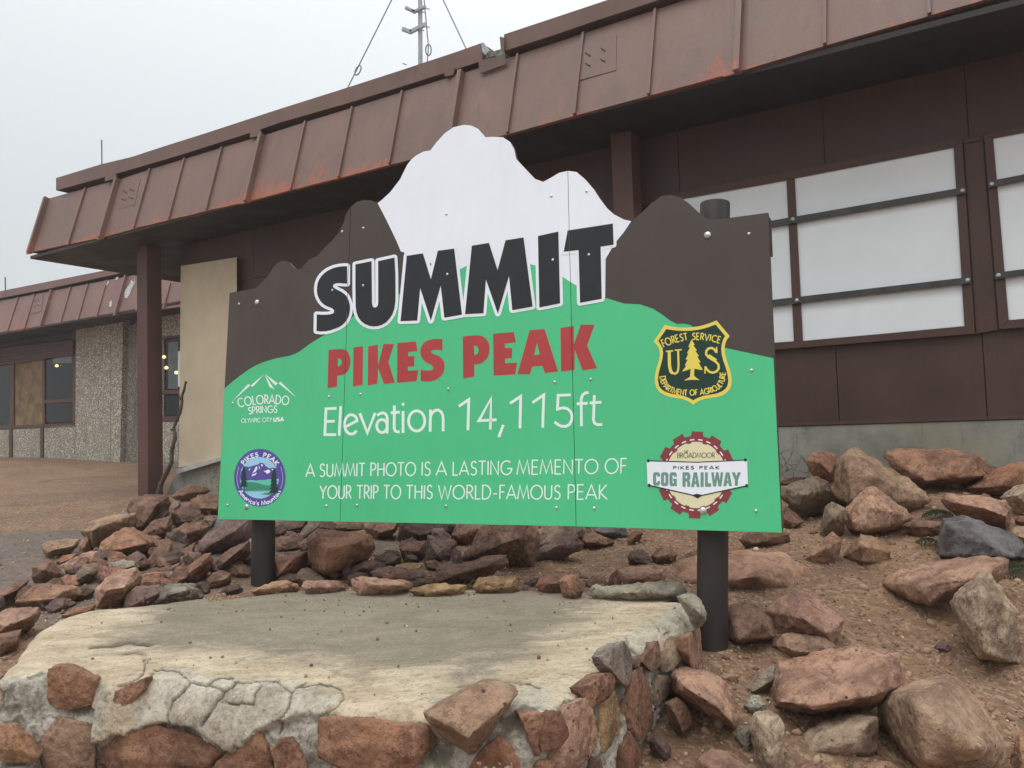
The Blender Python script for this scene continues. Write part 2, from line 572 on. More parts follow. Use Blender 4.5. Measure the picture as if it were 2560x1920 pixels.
_m.b.inputs['Emission Strength'].default_value = 1.3
MAT['bulb'] = _m.done((.9, .7, .4), .5)
MAT['peel'] = simple('bare_metal_patch', (.42, .45, .43), .6, .25, 18)
MAT['lichen'] = simple('roof_gravel_lichen', (.20, .21, .18), .9, .5, 30, bs=.8)

_m = NT('gravel_stone')
_t = _m.attr('tone')
_c = _m.mix(_m.rng(_t, 0, .55, smooth=False), (.12, .070, .048), (.30, .18, .12))
_c = _m.mix(_m.rng(_t, .6, .9, smooth=False), _c, (.36, .25, .17))
_c = _m.mix(_m.rng(_t, .975, .985), _c, (.55, .48, .40))
MAT['gravel'] = _m.done(_c, .85, _m.noise(90), .4, .003)

# ------------------------------------------------------------------ terrain
ctl = [(1790, 1612, 3.26), (1700, 1640, 3.1), (1850, 1640, 3.15), (1640, 1900, 2.55), (2400, 1900, 2.75), (2560, 1700, 3.15), (2300, 1550, 3.6), (2100, 1400, 4.15),
       (2500, 1250, 4.9), (2560, 1190, 5.35), (2000, 1205, 6.2), (1780, 1400, 4.4), (1500, 1400, 4.7), (1300, 1445, 4.25),
       (1500, 1480, 3.9), (1200, 1250, 6.6), (1000, 1330, 5.4), (1000, 1460, 4.1), (700, 1480, 4.2), (600, 1350, 5.9), (330, 1250, 9.6),
       (188, 1163, 16.0), (0, 1400, 5.4), (0, 1200, 13.5), (100, 1260, 9.2), (0, 1560, 3.9), (250, 1420, 5.1), (450, 1420, 4.9), (450, 1255, 9.0), (380, 1180, 15.0), (150, 1600, 3.4)]
P3 = [CAM + ray(x, y) * (d / ray(x, y)[1]) for x, y, d in ctl]
P3 += [vec(0, 0, 0.0), vec(0, 1.3, .12), vec(-2, 1.5, .2), (2.2, 1.2, .15), vec(-40, 60, 1.6), vec(40, 40, 1.6), vec(40, -30, -1), vec(-40, -30, -1), vec(0, 60, 1.6), vec(-14, 10, 1.0), vec(-6, 4, .75)]
P3 = np.array(P3)
def _phi(r2):
    return np.where(r2 > 1e-12, r2 * np.log(r2 + 1e-12) * .5, 0.0)
n_ = len(P3)
A = np.zeros((n_ + 3, n_ + 3))
dd = ((P3[:, None, :2] - P3[None, :, :2]) ** 2).sum(-1)
A[:n_, :n_] = _phi(dd) + np.eye(n_) * .004
A[:n_, n_] = 1
A[:n_, n_ + 1:] = P3[:, :2]
A[n_, :n_] = 1
A[n_ + 1:, :n_] = P3[:, :2].T
WT = np.linalg.solve(A, np.concatenate([P3[:, 2], [0, 0, 0]]))
def gz(XY):
    XY = np.atleast_2d(XY)
    r2 = ((XY[:, None, :] - P3[None, :, :2]) ** 2).sum(-1)
    return _phi(r2) @ WT[:n_] + WT[n_] + XY @ WT[n_ + 1:]
def hit(x, y, far=16.0):
    d = ray(x, y)
    t = np.linspace(1.6, far, 700)
    pts = CAM + d[None, :] * (t / d[1])[:, None]
    g = pts[:, 2] - gz(pts[:, :2])
    k = np.argmax(g < 0)
    if g[k] >= 0:
        k = len(t) - 1
    return pts[k]
def build_ground():
    # fine near patch + coarse far sheet in one graded grid
    def axis(a, b, fine, lo, hi, grow=1.16):
        c = list(np.arange(a, b + 1e-6, fine))
        s = fine
        while c[-1] < hi:
            s *= grow
            c.append(c[-1] + s)
        s = fine
        while c[0] > lo:
            s *= grow
            c.insert(0, c[0] - s)
        return np.array(c)
    xs = axis(-4.2, 3.6, .035, -150, 150)
    ys = axis(2.0, 9.0, .035, -60, 200)
    X, Y = np.meshgrid(xs, ys)
    XY = np.stack([X.ravel(), Y.ravel()], 1)
    zz = np.concatenate([gz(XY[i:i + 20000]) for i in range(0, len(XY), 20000)])
    far = np.clip((np.hypot(XY[:, 0], XY[:, 1] - 6) - 22) / 20, 0, 1)
    zz = zz * (1 - far) + 1.2 * far
    near = np.clip((14 - np.hypot(XY[:, 0], XY[:, 1] - 4)) / 6, 0, 1)
    ds = np.zeros(len(XY))
    for i, (x, y) in enumerate(XY):
        if near[i] > 0:
            ds[i] = (noise.fractal(Vector((x * 1.1, y * 1.1, 3)), .9, 2.1, 3) * .035 + noise.fractal(Vector((x * 7, y * 7, 8)), .8, 2.1, 3) * .012) * near[i]
    zz = zz + ds
    # grey damp gravel zone on the left
    gx = np.exp(-(((XY[:, 0] + 2.9) / 1.9) ** 2 + ((XY[:, 1] - 5.2) / 1.9) ** 2))
    V = np.column_stack([XY, zz])
    nx, ny = len(xs), len(ys)
    Fc = []
    for j in range(ny - 1):
        b = j * nx
        Fc += [(b + i, b + i + 1, b + nx + i + 1, b + nx + i) for i in range(nx - 1)]
    o = mk('ground', V, Fc, MAT['ground'], smooth=True, attrs={'grey': gx})
    tag(o, kind='structure')
    return o
build_ground()

# ------------------------------------------------------------------ main building
H = 2.5
WALL = depth_plane(7.8)
FB = vec(0, 6.85, CAMZ + H)
FT = unit(WB * .24 + UPV * .84)
FASC = Plane(FB, np.cross(UB, FT))
bld = empty('flat_roofed_building', WALL.cast(460, 1180) * vec(1, 1, 0) + vec(0, 0, .8))
tag(bld, 'low brown steel-clad building with a sloping panelled fascia, standing behind the summit sign', 'building')

def seam_fascia(parent, plane, seams, mat, rise, yd, prefix='', ribw=.022):
    """seams: (xb,yb,kind) ordered left to right, measured along the bottom edge"""
    n = plane.n
    up = unit(np.cross(n, UB))
    if up[2] < 0:
        up = -up
    bots = [plane.cast(x, y) for x, y, *_ in seams]
    tops = []
    for s, b in zip(seams, bots):
        lean = s[3] if len(s) > 3 else 0.0
        tops.append(b + up * rise(s[0]) + UB * lean)
    for i in range(len(seams) - 1):
        a, b, c, d = bots[i], bots[i + 1], tops[i + 1], tops[i]
        a = a - UB * .003; d = d - UB * .003
        nu, nv = 8, 8
        V, uv = [], []
        jit = random.uniform(-.004, .004)
        for q in range(nv + 1):
            for p in range(nu + 1):
                s_, t_ = p / nu, q / nv
                P = (a * (1 - s_) + b * s_) * (1 - t_) + (d * (1 - s_) + c * s_) * t_
                bow = math.sin(math.pi * s_) * math.sin(math.pi * t_) * .004 * (1 + 2 * jit / .004)
                low = noise.noise(Vector((s_ * 3 + i * 7, t_, 1))) * .006 if q == 0 else 0
                V.append(P + n * bow - up * low)
                uv.append((np.linalg.norm(b - a) * s_ + i, t_ * np.linalg.norm(d - a)))
        Fc = []
        for q in range(nv):
            for p in range(nu):
                k = q * (nu + 1) + p
                Fc.append((k, k + 1, k + nu + 2, k + nu + 1))
        # back skin and lower lip
        k0 = len(V)
        V += [a - n * .03, b - n * .03, c - n * .03, d - n * .03]
        uv += [(0, 0), (1, 0), (1, 1), (0, 1)]
        Fc += [(k0 + 1, k0, k0 + 3, k0 + 2), (0, k0, k0 + 1, nu), ]
        mk('fascia_panel', V, Fc, mat, parent, uv=uv, smooth=False)
    for i, s in enumerate(seams):
        b, t = bots[i], tops[i]
        L = np.linalg.norm(t - b)
        if s[2] == 't':
            g = Geo().add(box((b + t) / 2 + n * .012, (UB, unit(t - b), n), (ribw * .5, L / 2 - .004, .014)))
            o = g.build('seam_batten', mat, parent)
        elif s[2] == 'T':
            g = Geo()
            g.add(box((b + t) / 2 + n * .006 + UB * .055 - up * .012, (UB, unit(t - b), n), (.055, L / 2 + .008, .008)))
            g.add(box((b + t) / 2 + n * .03 - up * .014, (UB, unit(t - b), n), (.022, L / 2 + .010, .034)))
            o = g.build('lapped_joint_cover', mat, parent)
        else:
            continue
        me = o.data
        ul = me.uv_layers.new(name='UVMap')
        bl = root_loc(parent)
        for lp in me.loops:
            p = np.array(me.vertices[lp.vertex_index].co) + bl
            ul.data[lp.index].uv = (i, max(0.0, float((p - b) @ up)))
    return bots, tops, up

seams = [(80, 630, 'T'), (174, 610, 't', -.01), (258, 593, 'T'), (337, 571, 't'), (424, 549.5, 't'), (518, 527, 't'), (622, 503, 'T'), (729, 474.5, 't'),
         (848, 445, 't'), (975, 412, 't'), (1128, 374, 'T'), (1270, 335, 't'), (1438, 289, 't'), (1623, 239, 't'), (1846, 179, 'T'), (2063, 114, 't'), (2324, 39, 't'), (2600, -40, 't'), (2950, -140, 'T'), (3500, -295, 't')]
rise = lambda x: .80
bots, tops, upf = seam_fascia(bld, FASC, seams, MAT['fascia'], rise, None)
nF = FASC.n
# end fascia (left end, running into depth) and its back
eb0, et0 = bots[0] + UB * .05, tops[0] + UB * .02
for k in range(4):
    a = eb0 + WB * (.9 * k); b = eb0 + WB * (.9 * (k + 1) - .004)
    c = et0 + WB * (.9 * (k + 1) - .004); d = et0 + WB * (.9 * k)
    V = [a, b, c, d] + [p - UB * .03 for p in (a, b, c, d)]
    mk('fascia_panel', V, [(0, 1, 2, 3), (7, 6, 5, 4), (0, 4, 5, 1), (3, 2, 6, 7)], MAT['fplain'], bld, uv=[(k, 0), (k + 1, 0), (k + 1, .8), (k, .8)] * 2)
# upper flashing band: plane just in front of the top edge
TOPP = Plane(tops[5] + WB * -.035, WB)
def flashing(pxb, pxt, parent, plane, back=.5):
    f = [plane.cast(x, y) for x, y in pxb] + [plane.cast(x, y) for x, y in reversed(pxt)]
    V, Fc = prism_geo(f, [p + WB * back for p in f])
    o = fixnormals(mk('roof_flashing', V, Fc, MAT['fplain'] if parent is bld else MAT['fplainfar'], parent))
    ul = o.data.uv_layers.new(name='UVMap')
    for lp in o.data.loops:
        ul.data[lp.index].uv = (lp.vertex_index * .1, .9)
    return o
flashing([(140, 476), (281, 437), (452, 387), (649, 324), (700, 306), (868, 258), (995, 219), (1140, 173), (1205, 152)], [(140, 445), (251, 411), (330, 392), (400, 369), (520, 331), (700, 272), (868, 219), (995, 178), (1140, 130), (1205, 107)], bld, TOPP)
flashing([(1258, 128), (1380, 89), (1500, 48), (1640, 2), (1800, -50), (2560, -300), (3300, -540)], [(1260, 86), (1380, 46), (1500, 6), (1640, -40), (1800, -95), (2560, -350), (3300, -600)], bld, TOPP.moved(.02))
# the broken gap between the two flashings
slab('roof_edge', [(1204, 150), (1202, 128), (1222, 132), (1240, 126), (1262, 120), (1262, 142), (1235, 140)], TOPP, -.06, .5, MAT['lichen'], bld)
slab('bent_flap', [(1203, 108), (1206, 128), (1213, 137), (1222, 127), (1208, 106)], TOPP, .03, .02, MAT['peel'], bld)
slab('bent_flap', [(1249, 91), (1260, 94), (1260, 127), (1252, 124)], TOPP, .05, .012, MAT['fplain'], bld)
slab('hanging_flap', [(1196, 152), (1262, 136), (1265, 160), (1240, 169), (1199, 184)], TOPP, .025, .01, MAT['fplain'], bld)
slab('hanging_flap', [(1110, 177), (1135, 168), (1133, 187), (1112, 191)], TOPP, .012, .02, MAT['fplain'], bld)
slab('hanging_flap', [(262, 440), (290, 432), (289, 446), (262, 453)], TOPP, .012, .02, MAT['fplain'], bld)
slab('hanging_flap', [(625, 331), (650, 322), (652, 339), (625, 344)], TOPP, .012, .02, MAT['fplain'], bld)
# vent plates
def plate(pxs, slots, plane, mat, parent, bolts=()):
    p = slab('access_plate', pxs, plane, .008, .006, mat, parent)
    g = Geo()
    for (x0, y0, x1, y1) in slots:
        a, b = plane.cast(x0, y0, .012), plane.cast(x1, y1, .012)
        g.add(tube([a, b], .006, 6))
    if slots:
        g.build('slot', MAT['blackmetal'], p)
    return p
plate([(300, 460), (351, 446), (337, 512), (292, 525)], [(307, 476, 316, 481), (324, 472, 335, 477), (304, 496, 314, 500), (321, 491, 332, 496)], FASC, MAT['fplain'], bld)
plate([(1448, 113), (1541, 86), (1540, 175), (1442, 202)], [(1464, 131, 1475, 139), (1503, 119, 1512, 127), (1464, 157, 1475, 164), (1502, 147, 1512, 153)], FASC, MAT['fplain'], bld)
# soffit, roof
c0, c1 = bots[0] + UB * .04, bots[-1]
b0, b1 = c0 + WB * 3.6, c1 + WB * 5
def lift(P, z):
    P = P.copy(); P[2] = z
    return P
zs = CAMZ + H - .01
sof = [lift(c, zs + .0) for c in (c0, c1, b1, b0)]
V, Fc = prism_geo([p + vec(0, 0, .02) for p in sof], [p + vec(0, 0, .06) for p in sof])
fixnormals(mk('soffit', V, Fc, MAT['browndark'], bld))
rf = [lift(c, CAMZ + H + .93) for c in (tops[0] + WB * .35 , tops[-1] + WB * .35, tops[-1] + WB * 7, tops[0] + WB * 7 )]
V, Fc = prism_geo(rf, [p - vec(0, 0, .08) for p in rf])
fixnormals(mk('roof', V, Fc, MAT['lichen'], bld))
# beam under the end eave
V, Fc = box(c0 + WB * 1.8 - UB * .12 + vec(0, 0, -.02 ), (UB, WB, UPV), (.03, 1.75, .05))
V = [lift(np.array(v), v[2] if False else v[2]) for v in V]
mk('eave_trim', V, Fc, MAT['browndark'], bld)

# wall panels (upper, lower) on the wall plane
def wpx(x, z):
    """point of the wall plane in image column x (near horizon) at absolute height z"""
    P = WALL.cast(x, 1083 - .0321 * (x - 1280))
    return lift(P, z)
cuts = [455, 640, 1000, 1400, 1727, 2100, 2470, 2900, 3600]
zt = zs + .03
for i in range(len(cuts) - 1):
    a, b = wpx(cuts[i], 0), wpx(cuts[i + 1], 0)
    b = b + UB * .006
    for (z0, z1) in ((CAMZ + 1.92, zt), (CAMZ + .012, CAMZ + 1.914)):
        f = [lift(a, z0), lift(b, z0), lift(b, z1), lift(a, z1)]
        V, Fc = prism_geo(f, [p + WB * .05 for p in f])
        fixnormals(mk('wall_panel', V, Fc, MAT['brown'], bld))
# solid core behind panels and the left end wall
a, b = wpx(455, 0) + WB * .055, wpx(3600, 0) + WB * .055
cor = [lift(a, .2), lift(b, .2), lift(b + WB * 6, .2), lift(a + WB * 6, .2)]
V, Fc = prism_geo(cor, [lift(p, zt) for p in cor])
fixnormals(mk('wall_core', V, Fc, MAT['browndark'], bld))
# base trim and foundation
V, Fc = box((lift(wpx(455, 0), CAMZ + .0) + lift(wpx(3600, 0), CAMZ + .0)) / 2 - WB * .02, (UB, WB, UPV), (np.linalg.norm(wpx(455, 0) - wpx(3600, 0)) / 2, .03, .012))
mk('base_trim', V, Fc, MAT['frame'], bld)
f = [WALL.cast(x, y, .04) for x, y in [(446, 1120), (447, 1185), (432, 1196), (414, 1245), (404, 1330)]]
f[0] = lift(f[0], CAMZ - .018); 
a2 = lift(wpx(3600, 0) - WB * .04, CAMZ - .018)
f = f + [lift(wpx(3600, 0) - WB * .04, .2), a2]
f[4] = lift(f[4], .3)
V, Fc = prism_geo(f, [p + WB * .3 for p in f])
fixnormals(mk('foundation', V, Fc, MAT['concrete'], bld))
# drip trim line where soffit meets wall
# columns
def column(xc, d0, w, zbase):
    P = depth_plane(d0).cast(xc, 1083)
    c = P + UB * w / 2 + WB * w / 2
    c = lift(c, (zbase + zs) / 2)
    V, Fc = box(c, (UB, WB, UPV), (w / 2, w / 2, (zs - zbase) / 2 + .01))
    o = mk('column', V, Fc, MAT['frame2'], bld)
    return o
column(369.5, 7.4, .205, .75)
column(1607, 7.45, .18, .9)

# windows boarded over in white
def frame_piece(pxs, proud=.045):
    return slab('frame_rail', pxs, WALL, proud, proud + .003, MAT['frame'], win)
win = slab('window_frame', [(1640, 490), (1727.5, 476), (2405, 346), (2438, 834), (1939, 874), (1640, 897)], WALL, .012, .009, MAT['frame'], bld)
def board(pxs, parent):
    return slab('white_board', pxs, WALL, .03, .016, MAT['whiteboard'], parent)
board([(1640, 508), (1966, 450), (1985, 853), (1640, 877)], win)
board([(1986, 445), (2384, 368), (2411, 815), (2007, 853)], win)
frame_piece([(1625, 494), (1727, 475), (2405, 346), (2384, 368), (1986, 445), (1966, 450), (1625, 511)])
frame_piece([(1625, 878), (1985, 854), (2411, 816), (2438, 834), (1939, 874), (1625, 897)])
frame_piece([(2384.5, 369), (2405, 347), (2437, 833), (2411, 815)])
frame_piece([(1966.5, 451), (1986, 446), (2006.5, 852), (1984.5, 853)])
slab('cover_strip', [(2409, 349), (2456, 340), (2494, 822), (2441, 830)], WALL, .02, .018, MAT['frame'], bld)
slab('cover_strip', [(2411, 353), (2454, 345), (2454, 350), (2411, 358)], WALL, .034, .012, MAT['frame'], bld)
slab('cover_strip', [(2441, 828), (2494, 818), (2494, 824), (2441, 834)], WALL, .034, .012, MAT['frame'], bld)
win2 = slab('window_frame', [(2460, 335), (3050, 222), (3080, 775), (2498, 823)], WALL, .012, .009, MAT['frame'], bld)
win_keep, win = win, win2
board([(2483, 346), (3030, 243), (3055, 758), (2522, 800)], win2)
frame_piece([(2460, 335), (3050, 222), (3030, 242), (2483, 345)])
frame_piece([(2498, 823), (2522, 801), (3055, 759), (3080, 775)])
frame_piece([(2460, 336), (2482.5, 346), (2521.5, 800), (2498, 822)])
win = win_keep
def bar(p0, p1, hw, bolts):
    (x0, y0), (x1, y1) = p0, p1
    o = slab('security_bar', [(x0, y0 - hw), (x1, y1 - hw), (x1, y1 + hw), (x0, y0 + hw)], WALL, .068, .018, MAT['blackmetal'], bld)
    for bx, by in bolts:
        c = WALL.cast(bx, by, .068)
        g = Geo().add(tube([c, c + WALL.n * .006, c + WALL.n * .011], [.016, .014, .006], 10))
        g.build('bolt_head', MAT['zinc'], o)
bar((1650, 608), (2415, 475), 8, [(1982, 547.5), (2406, 476)])
bar((1650, 790), (2427, 700), 8, [(1992, 751), (2419, 700.5)])
bar((2470, 461), (3040, 352), 8, [(2479, 460), (2600, 436)])
bar((2486, 690), (3060, 618), 8, [(2496, 688), (2600, 675)])

# ------------------------------------------------------------------ far wing with pebble-dash walls
wing = empty('pebbledash_wing', depth_plane(11.0).cast(188, 1160))
tag(wing, 'fog-faded pebble-dash wing with dark windows and brown panelled fascia at the far left', 'building')
WP = depth_plane(11.9)
FB2 = vec(0, 11.0, CAMZ + H)
F2 = Plane(FB2, np.cross(UB, FT))
def ye(x): return 831 - .1527 * x
seams2 = [(-330, ye(-330), 'T'), (-200, ye(-200), 't'), (-110, ye(-110), 't'), (-50, ye(-50), 't'), (20, ye(20), 't'), (62, ye(62), 't'), (107, ye(107), 'T'), (152, ye(152), 't'), (195, ye(195), 't'), (242, ye(242), 't'), (293, ye(293), 'T'),
          (342, ye(342), 't'), (410, ye(410) + 4, 't'), (470, ye(470) + 4, 'T'), (560, ye(560) + 6, 't')]
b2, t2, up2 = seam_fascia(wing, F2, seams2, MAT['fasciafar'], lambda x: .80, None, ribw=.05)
TP2 = Plane(t2[6] - WB * .04, WB)
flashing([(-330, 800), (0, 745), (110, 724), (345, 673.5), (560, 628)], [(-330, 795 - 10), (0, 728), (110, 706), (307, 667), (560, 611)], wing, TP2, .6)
for pp in ([(312, 745), (311, 730), (318, 718), (325, 709), (328, 700), (334, 706), (337, 694), (336, 708), (330, 720), (324, 735), (318, 745)],
           [(264, 714), (267, 706), (272, 699), (272, 707), (267, 714)], [(288, 699), (290, 693), (297, 692), (293, 700)],
           [(272, 766), (273, 756), (278, 751), (280, 760), (277, 768)], [(427, 706), (433, 703), (430, 708)], [(437, 702), (441, 700), (439, 706)]):
    slab('peeled_paint_patch', pp, F2, .012, .008, MAT['peel'], wing)
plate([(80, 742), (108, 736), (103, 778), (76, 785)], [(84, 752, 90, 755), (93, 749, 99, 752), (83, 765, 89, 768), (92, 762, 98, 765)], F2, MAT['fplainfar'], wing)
c0, c1 = b2[0], b2[-1]
sof = [lift(c, CAMZ + H) for c in (c0, c1, c1 + WB * 3, c0 + WB * 3)]
V, Fc = prism_geo([p + vec(0, 0, .01) for p in sof], [p + vec(0, 0, .05) for p in sof])
fixnormals(mk('soffit', V, Fc, MAT['browndark'], wing))
rf = [lift(c, CAMZ + H + .9) for c in (t2[0] + WB * .3, t2[-1] + WB * .3, t2[-1] + WB * 5, t2[0] + WB * 5)]
V, Fc = prism_geo(rf, [p - vec(0, 0, .08) for p in rf])
fixnormals(mk('roof', V, Fc, MAT['lichen'], wing))
# main pebble wall, dark recess and window band
def wslab(name, pxs, proud, thick, mat, parent=None):
    return slab(name, pxs, WP, proud, thick, mat, parent or wing)
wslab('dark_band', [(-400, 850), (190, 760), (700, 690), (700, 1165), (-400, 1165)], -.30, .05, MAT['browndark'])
wslab('aggregate_panel', [(190, 770), (277, 757), (276, 1158), (188, 1158)], .10, .40, MAT['agg'])
wslab('aggregate_panel', [(278, 757), (309, 752), (300, 1158), (277, 1158)], .10, .40, MAT['agg'])
wslab('shaded_aggregate_panel', [(309, 750), (410, 733), (410, 1158), (300, 1158)], .0, .30, MAT['aggdark'])  # recessed wall, its shade painted as darker aggregate
wslab('aggregate_panel', [(400, 772), (520, 760), (520, 830), (400, 842)], .02, .30, MAT['agg'])
wslab('aggregate_panel', [(402, 1056), (520, 1050), (520, 1156), (402, 1156)], .02, .30, MAT['agg'])
wslab('concrete_plinth', [(188, 1158), (292, 1157), (292, 1180), (188, 1172)], .14, .4, MAT['concrete'])
wslab('concrete_plinth', [(-400, 1158), (187, 1158), (187, 1180), (-400, 1180)], .02, .4, MAT['concrete'])
wslab('concrete_plinth', [(293, 1158), (520, 1155), (520, 1200), (293, 1185)], .01, .4, MAT['concrete'])
for x0, x1 in ((-300, -60), (-52, 22), (29, 100), (107, 187)):
    wslab('aggregate_panel', [(x0, 1072 - .05 * x0), (x1, 1072 - .05 * x1), (x1, 1157), (x0, 1157)], .0, .30, MAT['agg'])
for x in (-56, 25.5, 103.5):
    wslab('wall_batten', [(x - 3.4, 1072 - .05 * x), (x + 3.4, 1072 - .05 * x), (x + 3.4, 1158), (x - 3.4, 1158)], .03, .1, MAT['frame2'])
# louvres above the windows
for k in range(6):
    y0 = 868 + k * 7.2
    wslab('louvre_slat', [(-300, y0 + 40 + k), (182, y0 - 18 - k * .7), (182, y0 - 13.5 - k * .7), (-300, y0 + 45 + k)], .06 - .006 * (k % 2), .03, MAT['frame2'])
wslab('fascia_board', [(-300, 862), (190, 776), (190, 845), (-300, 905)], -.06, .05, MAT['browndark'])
def wwin(rect, mat, pn='window_pane', parent=None):
    x0, x1, y0, y1, s = rect
    return wslab(pn, [(x0, y0), (x1, y0 + s * (x1 - x0)), (x1, y1), (x0, y1)], -.02, .02, mat, parent)
fr = wslab('window_frame', [(-300, 930), (188, 880), (188, 1062), (-300, 1084)], -.06, .03, MAT['frame2'])
wwin((-300, -60, 940, 1070, -.1), MAT['glass'], parent=fr)
wwin((-52, 25, 912, 1064, -.1), MAT['glass'], parent=fr)
wwin((38, 107, 903, 1063, -.1), MAT['plyold'], 'plywood_infill', fr)
wwin((112, 181, 893, 1000, -.13), MAT['glass'], parent=fr)
wwin((134, 181, 891, 908, -.11), MAT['glasspale'], 'painted_reflection', fr).location = Vector(WP.n * .012)  # pale sheet painted as a reflection in the pane
wwin((112, 181, 1009, 1056, -.03), MAT['glass'], parent=fr)
for pxs in ([(25, 905), (34, 904), (34, 1064), (25, 1065)], [(106, 894), (111.5, 893), (111.5, 1060), (106, 1061)], [(181, 830), (189, 828), (189, 1062), (181, 1063)],
            [(-300, 1074), (188, 1058), (188, 1067), (-300, 1088)], [(109, 1000), (181, 996), (181, 1004), (109, 1009)], [(-300, 925), (188, 876), (188, 886), (-300, 935)], [(-60, 915), (-52, 914), (-52, 1066), (-60, 1066)]):
    wslab('frame_rail', pxs, .0, .05, MAT['frame2'], fr)
# window seen between the column and the beige board
fr2 = wslab('window_frame', [(400, 838), (520, 828), (520, 1054), (400, 1056)], -.06, .03, MAT['frame2'])
wwin((402, 455, 852, 972, -.05), MAT['glass'], parent=fr2)
wwin((422, 447, 856, 972, -.05), MAT['glasspale'], 'painted_reflection', fr2).location = Vector(WP.n * .012)
wwin((402, 520, 990, 1038, 0), MAT['glass'], parent=fr2)
for pxs in ([(402, 838), (520, 826), (520, 834), (402, 848)], [(402, 976), (520, 972), (520, 981), (402, 986)], [(402, 1041), (520, 1037), (520, 1050), (402, 1054)]):
    wslab('frame_rail', pxs, .01, .05, MAT['frame2'], fr2)
wslab('thin_pole', [(445, 878), (450, 877), (450, 966), (445, 966)], .06, .04, MAT['whiteboard'])  # thin whitish upright at the window
g = Geo()
for k, (bx, by) in enumerate(((142, 914), (410, 892), (416, 919), (441, 931))):
    c = WP.cast(bx, by, .03)
    lm = Geo().add(tube([c + UPV * .03, c + UPV * .012, c - UPV * .02, c - UPV * .035], [.012, .035, .035, .012], 10)).build('lit_lamp', MAT['bulb'], wing)
c = WP.cast(328, 800, .12)
Geo().add(tube([c + UPV * .1, c, c - UPV * .06 + UB * .05], [.09, .1, .07], 10)).build('floodlight', MAT['browndark'], wing)

# ------------------------------------------------------------------ beige board, strip, branch, roof gear
bp = WALL
brd = fixnormals(mk('beige_board', *prism_geo([bp.cast(x, y, .08) for x, y in [(452, 665), (592, 643), (592, 1140), (447, 1169)]], [bp.cast(x, y, .045) for x, y in [(452, 665), (592, 643), (592, 1140), (447, 1169)]]), MAT['ply'], origin=bp.cast(500, 1165, .06)))
tag(brd, 'tall beige plywood board covering the end of the brown building, left of the sign', 'board')
st = [(441, 1173), (552, 1142), (640, 1120), (640, 1130), (552, 1152), (441, 1185)]
stp = fixnormals(mk('metal_strip', *prism_geo([bp.cast(x, y, .11) for x, y in st], [bp.cast(x, y, .084) for x, y in st]), MAT['alu'], origin=bp.cast(500, 1170, .1)))
tag(stp, 'bare aluminium strip running along the foot of the beige board', 'metal strip')
brp = [(465, 953, .013), (461, 975, .020), (454, 993, .022), (450, 1033, .026), (434, 1069, .026), (439, 1098, .031), (430, 1127, .032), (430, 1156, .036), (412, 1189, .04), (401, 1215, .045), (396, 1245, .05)]
pl = depth_plane(7.35)
g = Geo()
pts = [pl.cast(x, y) + vec(0, .02 * i * 0, 0) for i, (x, y, _) in enumerate(brp)]
fine_p, fine_r = [], []
for i in range(len(pts) - 1):
    for k in range(4):
        t = k / 4
        q = pts[i] * (1 - t) + pts[i + 1] * t
        fine_p.append(q + vec(noise.noise(Vector(q * 9)), 0, 0) * .015)
        fine_r.append(.72 * (brp[i][2] * (1 - t) + brp[i + 1][2] * t) * (1 + .25 * noise.noise(Vector(q * 14))))
g.add(tube(fine_p, fine_r, 9))
for (x0, y0, x1, y1) in ((453, 1000, 447, 985), (430, 1124, 424, 1118), (431, 1075, 426, 1072), (462, 962, 468, 955)):
    g.add(tube([pl.cast(x0, y0), pl.cast(x1, y1)], [.014, .006], 6))
br = g.build('dead_branch', MAT['bark'], origin=pts[-1], smooth=True)
tag(br, 'crooked dead branch leaning up beside the brown column against the beige board', 'branch')

mp = Plane(vec(0, 13.0, 0), vec(0, 1, 0))
mast = empty('antenna_mast', mp.cast(1050, 330) )
tag(mast, 'grey metal antenna mast with brackets and guy wires rising behind the roof', 'mast')
Geo().add(tube([mp.cast(1052, 330), mp.cast(1049, -260)], .036, 12)).build('pole', MAT['galv'], mast)
Geo().add(tube([mp.cast(1045.5, 330), mp.cast(1047, 55)], .009, 6)).build('thin_pipe', MAT['cable'], mast)
def bracket(pxs, th):
    g = Geo()
    for a, b in zip(pxs[:-1], pxs[1:]):
        A_, B_ = mp.cast(*a), mp.cast(*b)
        d_ = unit(B_ - A_)
        g.add(box((A_ + B_) / 2 + vec(0, -.04, 0), (d_, vec(0, 1, 0), np.cross(d_, vec(0, 1, 0))), (np.linalg.norm(B_ - A_) / 2 + .01, .03, th)))
    g.build('bracket', MAT['galv'], mast)
bracket([(1016, 23), (1033, 31), (1036, 33), (1064, 20)], .018)
bracket([(1008, 76), (1027, 83), (1064, 64)], .026)
g = Geo()
for a, b in (((1062, 24), (1075, 29)), ((1056, 34), (1062, 37)), ((1060, 70), (1075, 74)), ((1055, 79), (1061, 82)), ((1008, 163), (1018, 167))):
    g.add(tube([mp.cast(*a) - vec(0, .07, 0), mp.cast(*b) - vec(0, .07, 0)], .010, 6))
g.build('cross_bolt', MAT['galv'], mast)
def wire(pxs, loop=None):
    g = Geo().add(tube([mp.cast(*p) for p in pxs], .010, 6))
    w_ = g.build('guy_wire', MAT['cable'], mast)
    if loop:
        cx, cy, rx, ry, an = loop
        pts_ = []
        for k in range(13):
            a_ = math.pi * 2 * k / 12
            lx, ly = rx * math.cos(a_), ry * math.sin(a_)
            pts_.append(mp.cast(cx + lx * math.cos(an) - ly * math.sin(an), cy + lx * math.sin(an) + ly * math.cos(an)))
        Geo().add(tube(pts_, .011, 6, False)).build('thimble', MAT['cable'], w_)
wire([(1050, -130), (980, -2), (897, 164), (884, 190), (868, 222)], (895, 176, 6, 13, .45))
